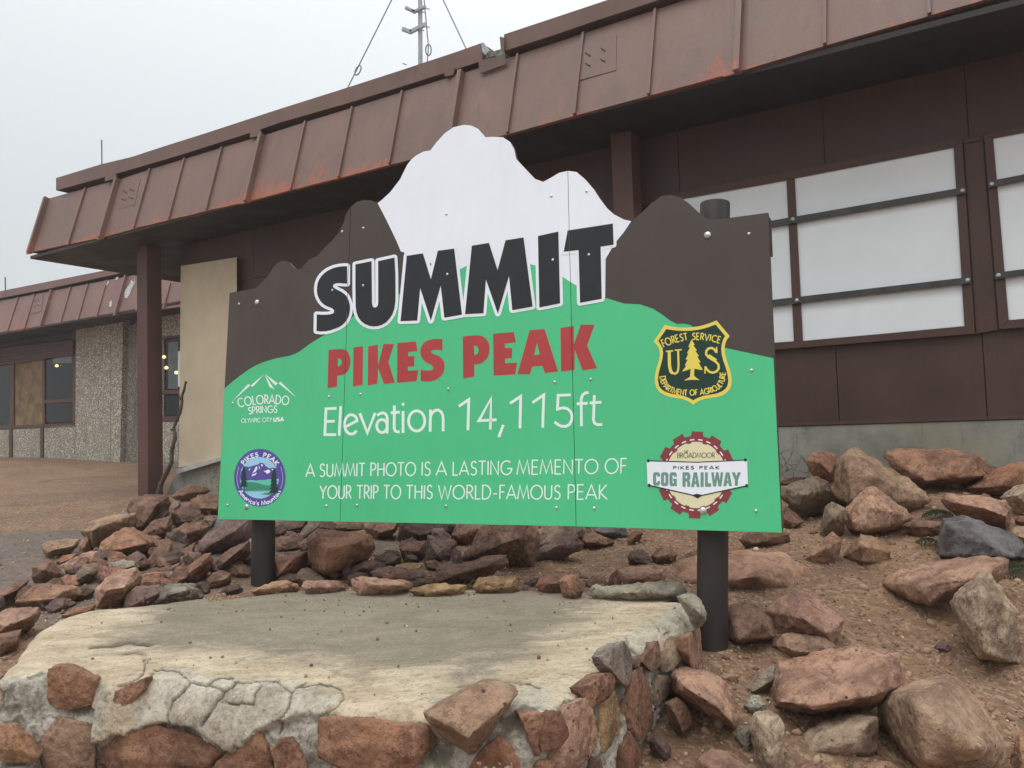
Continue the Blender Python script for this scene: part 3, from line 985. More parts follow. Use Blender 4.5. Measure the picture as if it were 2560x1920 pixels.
wire([(1052, -220), (1060, -5), (1071, 115), (1068, 158)], (1071, 125, 7, 14, 0))
wire([(1052, -150), (1108, 0), (1170, 132)])
for (x, y0, y1, Yd, lb) in ((255, 350, 430, 11.2, 'thin upright lightning rod on the near roof edge, left of the mast'), (14, 693, 740, 17.0, 'thin upright lightning rod on the far wing roof, at the left edge')):
    p = Plane(vec(0, Yd, 0), vec(0, 1, 0))
    o = Geo().add(tube([p.cast(x, y1), p.cast(x - 1, y0)], .009 * Yd / 11, 6)).build('lightning_rod', MAT['cable'], origin=p.cast(x, y1))
    tag(o, lb, 'lightning rod')
#@@SIGN
# ------------------------------------------------------------------ the sign
sgn = empty('summit_sign', SIGN.cast(1200, 1310) * vec(1, 1, 0) + vec(0, 0, .62))
tag(sgn, 'big mountain-shaped green, brown and white summit sign on two round dark posts', 'sign')
Z2 = Z((700, 0), .36166); ZS = Z((760, 540), .36166); ZP = Z((760, 780), .36166); ZA = Z((540, 650), .40388)
Z4 = Z((1600, 300), .54237); ZF = Z((1560, 780), .33755); ZC = Z((740, 1120), .38879); ZL = Z((560, 900), .23504)
def px(tf, pts): return [tf(p) for p in pts]
hump = [(953, 501), (975, 481), (1000, 448.5), (1018, 412), (1029, 398), (1040, 389), (1058, 379), (1076, 376), (1091, 356), (1112, 333), (1134, 318), (1159, 312), (1177, 313.6), (1195.5, 322), (1213.6, 343),
        (1232, 342), (1257, 343), (1275, 354.5), (1285, 372), (1291, 398), (1311, 419.6), (1337, 447), (1358, 454.7), (1376, 445), (1398, 432), (1420, 427), (1441.5, 430), (1463, 448.5), (1485, 474), (1500, 497), (1517, 520), (1535, 536), (1560, 549), (1578, 553)]
outline = [(544, 1298), (574, 732), (638, 721), (665, 696), (687, 663), (698, 655), (709, 651.5), (723, 656), (734, 670), (743, 674), (754, 671), (770, 651), (779, 645), (792.5, 641), (814, 616), (830.5, 601.5), (847, 580), (861, 553), (863, 539), (877, 517), (892, 504.6), (910, 500), (928, 501), (944, 508)] + hump + \
          [(1600, 536), (1627, 509), (1654, 491), (1676, 487), (1703, 494), (1725, 510.5), (1746, 530.5), (1763, 544), (1779, 550.6), (1920, 531.6), (1955, 1332), (1440.5, 1316), (850, 1304)]
def smooth_loop(pts, keep=()):
    return pts
seamL = [SIGN.cast(856.6, 1120), SIGN.cast(850.5, 1304)]
seamR = [SIGN.cast(1419.8, 427), SIGN.cast(1440.5, 1316)]
SN = SIGN.n
def cut_bm(bm, base, which, side, gap=.0012):
    a, b = which
    d = unit(b - a)
    no = unit(np.cross(d, SN))           # in-plane, across the seam
    if no @ US > 0: no = -no             # points right
    p = a + no * gap * side
    g = bm.verts[:] + bm.edges[:] + bm.faces[:]
    bmesh.ops.bisect_plane(bm, geom=g, plane_co=Vector(p - base), plane_no=Vector(no), clear_outer=(side < 0), clear_inner=(side > 0), dist=1e-6)
def panel(name, lo, hi):
    f = [SIGN.cast(x, y, 0) for x, y in outline]
    V, Fc = prism_geo(f, [p - SN * .019 for p in f])
    o = fixnormals(mk(name, V, Fc, MAT['signbrown'], sgn))
    bm = bmesh.new(); bm.from_mesh(o.data)
    base = root_loc(sgn)
    if lo is not None: cut_bm(bm, base, lo, 1)
    if hi is not None: cut_bm(bm, base, hi, -1)
    es = [e for e in bm.edges if len(e.link_faces) == 1]
    if es: bmesh.ops.holes_fill(bm, edges=es, sides=0)
    bm.to_mesh(o.data); bm.free()
    return o
panel('sign_panel', None, seamL)
panel('sign_panel', seamL, seamR)
panel('sign_panel', seamR, None)
def flat(name, loops, z, mat, parent=None, cut=True):
    """thin printed film: loops in image pixels, first outer then holes"""
    parent = parent or sgn
    L3 = [[SIGN.cast(x, y, z) for x, y in lp] for lp in loops]
    tris = tessellate_polygon([[Vector(p) for p in l] for l in L3])
    V = [p for l in L3 for p in l]
    return film(name, V, [tuple(t) for t in tris], mat, parent)
def film(name, V, Fc, mat, parent):
    o = mk(name, V, Fc, mat, parent)
    bm = bmesh.new(); bm.from_mesh(o.data)
    base = root_loc(parent)
    out_ = bmesh.new()
    xs = [v[0] for v in V]
    for which in (seamL, seamR):
        a, b = which
        d = unit(b - a); no = unit(np.cross(d, SN))
        if no @ US > 0: no = -no
        s = [(np.array(v) - a) @ no for v in V]
        if min(s) < -.001 and max(s) > .001:
            for side in (-1, 1):
                bmesh.ops.bisect_plane(bm, geom=bm.verts[:] + bm.edges[:] + bm.faces[:], plane_co=Vector(a + no * .0012 * side - base), plane_no=Vector(no), dist=1e-6)
            kill = []
            for fc in bm.faces:
                c = np.array(fc.calc_center_median()) + base
                if abs((c - a) @ no) < .00115: kill.append(fc)
            if kill: bmesh.ops.delete(bm, geom=kill, context='FACES')
    for fc in bm.faces:
        fc.normal_update()
        if fc.normal.dot(Vector(SN)) < 0: fc.normal_flip()
    bm.to_mesh(o.data); bm.free(); out_.free()
    return o
green = [(544.3, 1297.7), (561.5, 971), (580, 955), (600.6, 939), (629, 919), (645, 911), (661, 904.5), (689.5, 896), (722, 890), (737, 885), (750, 878), (774, 860), (803, 842), (840, 822), (868.5, 808), (883, 790), (930, 765), (995, 736), (1060, 716), (1110, 695), (1140, 678), (1152, 672), (1165, 665), (1250, 655),
         (1328, 660), (1336, 663), (1370, 672), (1409, 694), (1438, 712), (1480, 730), (1518, 746), (1560, 759), (1600, 761), (1632.5, 772), (1654, 785.5), (1676, 802), (1692, 810), (1708, 809), (1725, 812), (1745, 825), (1790, 858), (1811.5, 869.5), (1870, 882), (1933.6, 895.6), (1954.6, 1331.6), (1440.5, 1315.7), (850, 1303.7)]
flat('green_field', [green], .0006, MAT['signgreen'])
# small brown corner of the hill over the far right is the panel itself; white summit film
white = [(944, 508)] + hump + [(1560, 580), (1545, 598), (1527, 625), (1514, 647), (1513, 743), (1480, 730), (1438, 712), (1409, 694), (1370, 672), (1336, 663), (1328, 661), (1250, 656), (1165, 665), (1152, 672), (1140, 680), (1105, 690), (1060, 700), (1010, 660), (1011, 631), (1002, 628.6), (991.5, 603), (977, 572.5), (961, 540)]
flat('white_summit', [white], .0010, MAT['signwhite'])
flat('print_mark', [px(ZS, [(868, 322), (882, 330), (876, 348)])], .0014, MAT['signbrown'])

S_ = [(298, 347), (275, 347), (245, 350), (215, 356), (190, 365), (163, 378), (140, 395), (120, 415), (105, 438), (95, 463), (90, 490), (89, 518), (93, 545), (102, 568), (115, 590), (132, 608), (155, 622), (180, 632), (198, 640), (208, 652), (206, 668), (195, 676), (175, 680), (150, 682), (120, 682), (88, 680), (86, 795), (115, 798), (150, 797), (185, 790), (215, 778), (245, 765), (270, 748), (290, 725), (305, 700), (314, 670), (318, 640), (316, 610), (308, 582), (295, 555), (277, 537), (255, 522), (230, 510), (208, 498), (199, 487), (204, 473), (220, 465), (245, 463), (270, 466), (298, 467)]
U_ = [(355, 335), (467, 312), (470, 600), (474, 622), (482, 631), (492, 633), (503, 628), (511, 615), (513, 595), (512, 312), (625, 287), (631, 400), (632, 520), (631, 590), (624, 640), (610, 680), (590, 710), (567, 735), (538, 752), (508, 761), (478, 763), (448, 758), (420, 746), (395, 727), (375, 700), (362, 665), (357, 625), (355, 500)]
M1 = [(710, 275), (822, 258), (877, 437), (925, 240), (1038, 225), (1092, 682), (970, 703), (945, 482), (877, 724), (803, 498), (783, 723), (667, 727)]
M2 = [(1160, 205), (1278, 186), (1338, 374), (1393, 168), (1517, 148), (1580, 625), (1440, 650), (1417, 413), (1340, 674), (1257, 437), (1240, 672), (1113, 678)]
I_ = [(1617, 138), (1758, 107), (1770, 603), (1627, 632)]
T_ = [(1822, 100), (2135, 52), (2140, 198), (2050, 212), (2058, 572), (1908, 600), (1898, 235), (1795, 247)]
ttl = flat('title_lettering', [px(ZS, S_)], .0032, MAT['signblack'])
lets = [S_, U_, M1, M2, I_, T_]
for lt in lets[1:]:
    flat('title_letter', [px(ZS, lt)], .0032, MAT['signblack'])
ttl.name = 'title_letter'
# white rim round the title letters: quads and discs, each on its own fine level
V, Fc, lev = [], [], 0
for li, lt in enumerate(lets):
    P_ = px(ZS, lt)
    hw = 7.4
    for i in range(len(P_)):
        a, b = np.array(P_[i]), np.array(P_[(i + 1) % len(P_)])
        t = (b - a) / np.linalg.norm(b - a); nn = np.array([-t[1], t[0]]) * hw
        z = .0015 + (lev % 60) * .000022; lev += 1
        k = len(V)
        V += [SIGN.cast(*q, z) for q in (a + nn, b + nn, b - nn, a - nn)]
        Fc.append((k, k + 1, k + 2, k + 3))
        z = .0015 + (lev % 60) * .000022; lev += 1
        k = len(V)
        V += [SIGN.cast(a[0] + hw * math.cos(q), a[1] + hw * math.sin(q), z) for q in np.linspace(0, 2 * math.pi, 14, endpoint=False)]
        Fc.append(tuple(range(k, k + 14)))
rim = film('title_outline', V, Fc, MAT['signwhite'], sgn)
# hide slivers between rims as in the print
red = [
 ([(170, 262), (215, 257), (265, 256), (285, 262), (302, 275), (313, 295), (320, 325), (319, 355), (314, 385), (303, 408), (285, 427), (260, 437), (230, 440), (228, 515), (162, 527)], [(235, 320), (250, 323), (258, 333), (260, 347), (257, 362), (248, 372), (233, 377)]),
 ([(342, 245), (408, 236), (405, 502), (338, 515)],), ([(443, 238), (510, 226), (512, 370), (550, 220), (622, 222), (583, 345), (628, 488), (552, 498), (512, 385), (508, 495), (440, 508)],),
 ([(645, 214), (773, 203), (785, 270), (720, 278), (720, 307), (762, 303), (762, 375), (717, 378), (717, 405), (790, 402), (778, 478), (643, 490)],),
 ([(957, 187), (925, 185), (890, 187), (855, 196), (828, 213), (811, 237), (804, 265), (806, 295), (815, 320), (835, 342), (860, 355), (882, 367), (893, 380), (893, 393), (883, 402), (855, 405), (830, 403), (806, 398), (806, 476), (830, 481), (860, 481), (895, 475), (925, 462), (950, 440), (966, 412), (972, 380), (968, 345), (953, 320), (930, 303), (900, 292), (883, 282), (878, 272), (890, 263), (915, 261), (957, 266)],),
 ([(1097, 170), (1150, 163), (1200, 160), (1230, 166), (1255, 180), (1272, 203), (1282, 232), (1283, 262), (1276, 300), (1260, 328), (1235, 350), (1205, 360), (1177, 362), (1177, 447), (1100, 460)], [(1175, 232), (1190, 232), (1201, 243), (1207, 262), (1204, 280), (1195, 293), (1177, 298)]),
 ([(1307, 150), (1450, 138), (1465, 210), (1387, 218), (1390, 250), (1438, 247), (1438, 318), (1390, 323), (1390, 355), (1473, 350), (1460, 432), (1310, 440)],),
 ([(1560, 125), (1662, 117), (1757, 410), (1665, 423), (1648, 372), (1577, 378), (1562, 430), (1475, 430)], [(1610, 212), (1630, 293), (1590, 300)]),
 ([(1772, 110), (1865, 95), (1865, 225), (1913, 87), (2008, 88), (1957, 232), (2025, 388), (1925, 404), (1872, 260), (1870, 400), (1777, 412)],)]
for lp in red:
    flat('red_letter', [px(ZP, q) for q in lp], .0012, MAT['signred'])

def strips(name, polys, mat, z0=.0012, parent=None):
    """polys: (pixel points, width px)"""
    V, Fc = [], []
    for k, (P_, w) in enumerate(polys):
        P_ = [np.array(p, float) for p in P_]
        closed = len(P_) > 2 and np.linalg.norm(P_[0] - P_[-1]) < 1e-6
        z = z0 + (k % 7) * .00005
        n = len(P_)
        base = len(V)
        for i in range(n):
            if closed:
                a = P_[(i - 1) % (n - 1)]; b = P_[(i + 1) % (n - 1)]
            else:
                a = P_[max(i - 1, 0)]; b = P_[min(i + 1, n - 1)]
            t1 = P_[i] - a; t2 = b - P_[i]
            l1, l2 = np.linalg.norm(t1), np.linalg.norm(t2)
            t1 = t1 / l1 if l1 > 1e-9 else t2 / max(l2, 1e-9)
            t2 = t2 / l2 if l2 > 1e-9 else t1
            tt = t1 + t2
            if np.linalg.norm(tt) < .25: tt = t1
            tt = tt / np.linalg.norm(tt)
            nn = np.array([-tt[1], tt[0]])
            c = max(.45, nn @ np.array([-t1[1], t1[0]]))
            o_ = nn * (w / 2 / c)
            V += [SIGN.cast(*(P_[i] + o_), z), SIGN.cast(*(P_[i] - o_), z)]
        for i in range(n - 1):
            q = base + 2 * i
            Fc.append((q, q + 1, q + 3, q + 2))
    return film(name, V, Fc, mat, parent or sgn)
def arc(cx, cy, rx, ry, a0, a1, n=14):
    return [(cx + rx * math.cos(R(a)), cy + ry * math.sin(R(a))) for a in np.linspace(a0, a1, n)]
w_ = 19 * .36166
elev = [[(225, 666), (152, 669), (144, 848), (222, 848)], [(149, 757), (212, 755)], [(254, 650), (243, 855)],
        arc(328, 777, 46, 64, 195, 345, 12)[::-1][:0] + [(283, 796), (374, 748)] , [(374, 748)] + arc(327, 777, 47, 67, -25, -320, 20),
        [(386, 699), (438, 836), (492, 697)], [(506, 716), (522, 704), (543, 697), (562, 703), (573, 720), (576, 745), (575, 840)], arc(539, 788, 36, 45, 0, 360, 22),
        [(625, 645), (623, 800), (630, 822), (645, 829), (662, 828)], [(600, 697), (662, 692)], [(685, 685), (685, 836)], arc(779, 753, 56, 70, 0, 360, 26),
        [(875, 675), (872, 828)], [(874, 725), (885, 698), (905, 681), (928, 677), (948, 690), (959, 712), (962, 740), (962, 825)],
        [(1070, 652), (1139, 606), (1133, 818)], [(1288, 812), (1293, 598), (1208, 752), (1332, 745)], [(1378, 780), (1346, 865)], [(1424, 632), (1498, 583), (1493, 805)],
        [(1579, 627), (1657, 574), (1650, 800)], [(1843, 573), (1757, 576), (1752, 672), (1790, 662), (1820, 668), (1842, 687), (1853, 717), (1850, 750), (1835, 777), (1808, 791), (1780, 790), (1755, 778), (1732, 760)],
        [(1968, 557), (1945, 559), (1925, 575), (1916, 602), (1918, 790)], [(1885, 635), (1962, 631)], [(2007, 575), (2001, 745), (2008, 768), (2028, 779), (2062, 777)], [(1975, 629), (2056, 624)]]
strips('elevation_lettering', [(px(ZP, p), w_) for p in elev], MAT['signink'])
flat('elevation_lettering', [px(ZP, [(685, 624), (697, 638), (685, 652), (673, 638)])], .0012, MAT['signink'])

def A_(cx, cy, rx, ry, a0, a1, n=10):
    return [(cx + rx * math.cos(R(a)), cy + ry * math.sin(R(a))) for a in np.linspace(a0, a1, n)]
G = {
 'A': (.78, [[(0, 0), (.39, 1), (.78, 0)], [(.12, .3), (.66, .3)]]), 'B': (.55, [[(.05, 0), (.05, 1), (.3, 1)] + A_(.3, .77, .2, .23, 80, -90, 7) + [(.05, .54)], [(.3, .54)] + A_(.3, .27, .24, .27, 85, -90, 7) + [(.05, 0)]]),
 'C': (.82, [A_(.5, .5, .46, .5, 48, 312, 16)]), 'D': (.75, [[(.05, 0), (.05, 1), (.25, 1)] + A_(.25, .5, .46, .5, 85, -85, 12) + [(.25, 0), (.05, 0)]]),
 'E': (.5, [[(.48, 1), (.05, 1), (.05, 0), (.48, 0)], [(.05, .52), (.44, .52)]]), 'F': (.46, [[(.46, 1), (.05, 1), (.05, 0)], [(.05, .52), (.42, .52)]]),
 'G': (.9, [A_(.5, .5, .46, .5, 48, 335, 18)[0:] + [(.93, .44), (.55, .44)]]), 'H': (.68, [[(.05, 0), (.05, 1)], [(.63, 0), (.63, 1)], [(.05, .52), (.63, .52)]]),
 'I': (.1, [[(.05, 0), (.05, 1)]]), 'K': (.6, [[(.05, 0), (.05, 1)], [(.55, 1), (.08, .47), (.6, 0)]]), 'L': (.44, [[(.05, 1), (.05, 0), (.44, 0)]]),
 'M': (.92, [[(.0, 0), (.16, 1), (.46, .08), (.76, 1), (.92, 0)]]), 'N': (.72, [[(.05, 0), (.05, 1), (.67, 0), (.67, 1)]]), 'O': (.98, [A_(.49, .5, .47, .5, 0, 360, 24)]),
 'P': (.52, [[(.05, 0), (.05, 1), (.25, 1)] + A_(.25, .74, .25, .26, 80, -85, 8) + [(.05, .47)]]), 'R': (.56, [[(.05, 0), (.05, 1), (.25, 1)] + A_(.25, .74, .24, .26, 80, -85, 8) + [(.08, .47)], [(.24, .47), (.56, 0)]]),
 'S': (.54, [[(.47, .86)] + A_(.28, .76, .2, .24, 55, 262, 10)[0:] + A_(.26, .26, .24, .26, 75, -145, 11)]), 'T': (.6, [[(0, 1), (.6, 1)], [(.3, 1), (.3, 0)]]),
 'U': (.66, [[(.05, 1), (.05, .3)] + A_(.33, .29, .28, .29, 180, 360, 12) + [(.61, 1)]]), 'V': (.74, [[(0, 1), (.37, 0), (.74, 1)]]), 'W': (1.05, [[(0, 1), (.27, 0), (.525, .92), (.78, 0), (1.05, 1)]]),
 'Y': (.68, [[(0, 1), (.34, .48), (.34, 0)], [(.34, .48), (.68, 1)]]), '-': (.4, [[(.06, .38), (.34, .38)]]), ' ': (.32, []), "'": (.12, [[(.06, 1), (.06, .75)]]),
 'a': (.5, [A_(.25, .3, .2, .29, 0, 360, 14), [(.45, .6), (.45, 0)]]), 'c': (.48, [A_(.28, .3, .22, .3, 45, 315, 10)]), 'e': (.5, [[(.05, .32), (.46, .32)] + A_(.26, .3, .21, .3, 10, 310, 12)]),
 'i': (.12, [[(.06, 0), (.06, .6)], [(.06, .78), (.06, .92)]]), 'm': (.8, [[(.05, 0), (.05, .6)], [(.05, .4), (.2, .58), (.36, .5), (.4, 0)], [(.4, .4), (.56, .58), (.72, .5), (.75, 0)]]),
 'n': (.5, [[(.05, 0), (.05, .6)], [(.05, .38), (.22, .58), (.4, .5), (.45, .35), (.45, 0)]]), 'o': (.52, [A_(.26, .3, .22, .3, 0, 360, 14)]), 'r': (.34, [[(.05, 0), (.05, .6)], [(.05, .36), (.18, .56), (.34, .56)]]),
 's': (.42, [[(.38, .5), (.24, .6), (.08, .52), (.08, .38), (.34, .24), (.36, .08), (.2, 0), (.04, .08)]]), 't': (.36, [[(.16, .88), (.16, .08), (.34, 0)], [(.02, .6), (.34, .6)]]), 'u': (.5, [[(.05, .6), (.05, .2), (.12, .02), (.3, 0), (.45, .2)], [(.45, .6), (.45, 0)]]),
}
def text(s, path, cap0, cap1, wpx, track=.14, slant=0.0, up=None, serif=False):
    """stroke lettering along a baseline (pixels); fills the path length"""
    P_ = [np.array(p, float) for p in path]
    seg = [np.linalg.norm(b - a) for a, b in zip(P_[:-1], P_[1:])]
    cum = np.concatenate([[0], np.cumsum(seg)]); L = cum[-1]
    adv = [G[c][0] for c in s]
    tot = sum(adv) + track * (len(s) - 1)
    res = []
    x = 0
    def at(d):
        d = min(max(d, -L), L * 1.02)
        i = int(np.clip(np.searchsorted(cum, d) - 1, 0, len(seg) - 1))
        t = (P_[i + 1] - P_[i]) / seg[i]
        return P_[i] + t * (d - cum[i]), t
    def nrm(d):
        acc = np.zeros(2)
        for q in (-.02, 0, .02):
            acc += at(np.clip(d + q * L, 0, L))[1]
        t = acc / np.linalg.norm(acc)
        return np.array([t[1], -t[0]])
    for c, a in zip(s, adv):
        sx = L / tot
        mid = (x + a / 2) * sx
        n_ = up if up is not None else nrm(mid)
        pm, tm = at(mid)
        cap = cap0 + (cap1 - cap0) * mid / L
        for pl_ in G[c][1]:
            out = []
            for gx, gy in pl_:
                if up is None:
                    q = pm + np.array([-n_[1], n_[0]]) * 1 * ((gx - a / 2) * sx + slant * gy * cap) + n_ * gy * cap
                else:
                    q = at((x + gx) * sx)[0] + np.array(n_) * gy * cap
                out.append(tuple(q))
            res.append((out, wpx))
            if serif:
                for e0 in (out[0], out[-1]):
                    tn = np.array([-n_[1], n_[0]]) * cap * .13
                    if abs((np.array(e0) - pm) @ n_ % cap) < cap * .12 or abs((np.array(e0) - pm) @ n_ % cap) > cap * .88:
                        res.append(([tuple(np.array(e0) - tn), tuple(np.array(e0) + tn)], wpx * .8))
        x += a + track
    return res
# two caption lines
base1 = lambda x: 185 - (x - 60) * 22 / 2065
base2 = lambda x: 325 + (x - 150) * 5 / 1850
for w, x0, x1 in (('A', 60, 122), ('SUMMIT', 148, 446), ('PHOTO', 475, 772), ('IS', 804, 868), ('A', 898, 971), ('LASTING', 1003, 1387), ('MEMENTO', 1418, 1945), ('OF', 1983, 2128)):
    h0 = 80 + (x0 - 60) * 15 / 2065
    strips('caption_word', text(w, px(ZC, [(x0 + 3, base1(x0)), (x1 - 3, base1(x1))]), h0 * .3888, (h0 + 2) * .3888, 3.4, up=(0.02, -1)), MAT['signink'])
for w, x0, x1 in (('YOUR', 150, 358), ('TRIP', 388, 531), ('TO', 560, 676), ('THIS', 705, 881), ('WORLD-FAMOUS', 912, 1703), ('PEAK', 1743, 2003)):
    h0 = 82 + (x0 - 150) * 12 / 1850
    strips('caption_word', text(w, px(ZC, [(x0 + 3, base2(x0)), (x1 - 3, base2(x1))]), h0 * .3888, (h0 + 2) * .3888, 3.4, up=(0.02, -1)), MAT['signink'])

# Colorado Springs mark
for q in ([(85, 442), (258, 254), (282, 269)], [(284, 271), (428, 150), (305, 288)], [(431, 150), (537, 314), (485, 287)], [(437, 150), (574, 249), (545, 272)], [(578, 247), (603, 232), (772, 400)]):
    flat('mountain_mark', [px(ZL, q)], .0012, MAT['signink'])
t_ = text('COLORADO', px(ZL, [(158, 505), (230, 487), (320, 473), (420, 466), (520, 465), (600, 470), (685, 480)]), 92 * .235, 92 * .235, 2.9, track=.12)
t_ += text('SPRINGS', px(ZL, [(262, 578), (360, 566), (460, 560), (565, 560)]), 72 * .235, 72 * .235, 2.6, track=.12)
t_ += text('OLYMPIC CITY', px(ZL, [(184, 668), (508, 656)]), 44 * .235, 44 * .235, 1.5, up=(0.02, -1))
t_ += text('USA', px(ZL, [(528, 653), (634, 651)]), 38 * .235, 38 * .235, 3.1, up=(0.02, -1), track=.22)
strips('city_lettering', t_, MAT['signink'])

# round mountain badge
badge = flat('round_badge', [px(ZL, arc(381, 1252, 274, 308, 0, 352.5, 48))], .0010, MAT['signpurple'])
flat('badge_sky', [px(ZL, arc(376, 1253, 207, 221, 0, 352.5, 48))], .0013, MAT['signsky'], badge)
flat('badge_mountain', [px(ZL, [(180, 1190), (232, 1128), (262, 1138), (295, 1128), (335, 1117), (362, 1112), (385, 1090), (412, 1094), (432, 1112), (445, 1132), (480, 1152), (520, 1145), (562, 1152), (578, 1195), (583, 1262), (530, 1275), (470, 1268), (430, 1280), (380, 1276), (345, 1283), (290, 1277), (250, 1282), (172, 1270), (170, 1230)])], .0015, MAT['signpurple'], badge)
for q in ([(262, 1178), (268, 1158), (283, 1150), (276, 1170)], [(352, 1130), (354, 1160), (335, 1188), (300, 1203), (325, 1165), (335, 1140)], [(355, 1197), (330, 1225), (292, 1236), (300, 1218)], [(368, 1118), (378, 1135), (384, 1165), (372, 1150)], [(392, 1104), (412, 1112), (410, 1135), (398, 1128)], [(420, 1182), (448, 1176), (470, 1163), (494, 1180), (484, 1200), (455, 1212), (448, 1198)], [(502, 1158), (540, 1160), (520, 1182)]):
    flat('snow_patch', [px(ZL, q)], .0018, MAT['signwhite'], badge)
flat('badge_meadow', [px(ZL, [(218, 1284), (345, 1284), (380, 1278), (505, 1272), (500, 1400), (215, 1400)])], .0018, MAT['signteal'], badge)
flat('badge_hill', [px(ZL, [(216, 1300), (300, 1300), (360, 1308), (420, 1328), (500, 1338), (492, 1388), (340, 1388), (215, 1396)])], .0020, MAT['signhill'], badge)
flat('badge_spit', [px(ZL, [(385, 1427), (470, 1408), (540, 1412), (480, 1436)])], .0020, MAT['signhill'], badge)
def fir(cx, top, bot, hw, trunk):
    L_, n = [], 7
    for i in range(n):
        y0 = top + (bot - top) * (i + 1) / n; w = hw * (.25 + .75 * (i + 1) / n)
        L_.append((cx + w, y0)); L_.append((cx + w * .55, y0 - 4))
    right = L_[:-1]
    left = [(2 * cx - x - 2, y + 3) for x, y in reversed(right)]
    return [(cx, top)] + right + [(cx + 5, bot - 3), (cx + 5, trunk), (cx - 5, trunk), (cx - 5, bot - 3)] + left
flat('badge_fir', [px(ZL, fir(212, 1120, 1350, 44, 1392))], .0022, MAT['signfir'], badge)
flat('badge_fir', [px(ZL, fir(532, 1148, 1415, 56, 1424))], .0022, MAT['signfir'], badge)
strips('badge_word', text('PIKES', px(ZL, arc(381, 1268, 215, 243, 219, 266, 12)), 42 * .235, 42 * .235, 2.5, track=.22, serif=True), MAT['signwhite'], .0014, badge)
t_ = text('PEAK', px(ZL, arc(381, 1268, 215, 243, 279, 323, 12)), 42 * .235, 42 * .235, 2.5, track=.22, serif=True)
strips('badge_word', t_, MAT['signwhite'], .0014, badge)
t_ = text("America's Mountain", px(ZL, arc(381, 1258, 262, 287, 151, 30, 24)), 44 * .235, 44 * .235, 2.1, track=.15)
strips('badge_motto', t_, MAT['signwhite'], .0014, badge)
strips('badge_ring', [(px(ZL, arc(381, 1252, 244, 276, 155, 205, 14)), .7), (px(ZL, arc(381, 1252, 244, 276, -25, 25, 14)), .7)], MAT['signwhite'], .0014, badge)

# forest shield
so_ = [(303, 95), (350, 107), (400, 113), (450, 115), (500, 113), (545, 107), (590, 97), (640, 81), (685, 62), (783, 178), (762, 205), (750, 235), (745, 270), (748, 310), (757, 345), (770, 385), (784, 425), (794, 465), (798, 505), (794, 545), (782, 572), (760, 598), (730, 617), (690, 630), (640, 638), (595, 644), (555, 658), (530, 672), (513, 689), (495, 673), (470, 658), (435, 645), (390, 638), (345, 631), (300, 615), (262, 592), (240, 562), (229, 520), (228, 480), (236, 435), (248, 395), (260, 355), (266, 315), (262, 280), (250, 252), (220, 218)]
si_ = [(313, 126), (360, 134), (410, 139), (455, 140), (500, 138), (545, 132), (590, 123), (635, 109), (678, 92), (749, 178), (733, 205), (724, 238), (720, 275), (724, 315), (735, 360), (750, 400), (762, 440), (770, 480), (772, 515), (766, 545), (750, 570), (725, 588), (690, 602), (640, 612), (590, 620), (550, 634), (528, 644), (513, 654), (497, 645), (475, 633), (440, 621), (395, 613), (345, 604), (305, 590), (275, 570), (258, 545), (252, 505), (254, 470), (262, 430), (275, 385), (285, 345), (290, 305), (286, 270), (273, 243), (253, 214)]
shield = flat('forest_shield', [px(ZF, so_)], .0012, MAT['signyellow'])
flat('shield_field', [px(ZF, si_)], .0015, MAT['signfir'], shield)
tree = [(500, 203), (524, 243), (513, 247), (541, 285), (528, 288), (556, 326), (541, 329), (568, 372), (552, 374), (584, 430), (545, 424), (521, 420), (519, 470), (535, 488), (563, 503), (500, 502), (444, 507), (470, 492), (490, 478), (493, 420), (465, 432), (430, 440), (463, 396), (450, 396), (472, 352), (457, 352), (478, 306), (466, 306), (489, 262), (477, 258)]
flat('shield_tree', [px(ZF, tree)], .0018, MAT['signyellow'], shield)
k_ = .33755
t_ = [(px(ZF, [(339, 290), (341, 395), (349, 433), (362, 452), (378, 458), (394, 448), (402, 425), (404, 390), (401, 284)]), 8.0 * .62), (px(ZF, [(334, 290), (336, 395), (345, 438), (360, 455)]), 7.2), (px(ZF, [(310, 291), (364, 288)]), 3.4), (px(ZF, [(376, 283), (428, 279)]), 3.4)]
t_ += [(px(ZF, [(684, 300), (672, 278), (650, 266), (626, 270), (610, 288), (608, 312), (622, 332), (650, 350), (680, 368), (700, 390), (702, 418), (686, 440), (660, 449), (634, 444), (614, 426), (602, 404)]), 5.6), (px(ZF, [(625, 322), (652, 341), (682, 360)]), 8.5), (px(ZF, [(686, 257), (688, 304)]), 3.2), (px(ZF, [(600, 402), (600, 456)]), 3.2)]
t_ += text('FOREST', px(ZF, [(294, 262), (350, 238), (410, 218), (473, 206)]), 56 * k_, 50 * k_, 2.7, track=.16)
t_ += text('SERVICE', px(ZF, [(505, 204), (570, 205), (640, 214), (708, 231)]), 48 * k_, 48 * k_, 2.7, track=.16)
t_ += text('DEPARTMENT OF AGRICULTURE', px(ZF, [(266, 480), (272, 515), (287, 550), (315, 580), (355, 600), (400, 612), (450, 618), (510, 616), (570, 614), (620, 606), (665, 592), (705, 570), (733, 540), (748, 500), (752, 448)]), 40 * k_, 40 * k_, 2.5, track=.16)
strips('shield_lettering', t_, MAT['signyellow'], .0019, shield)

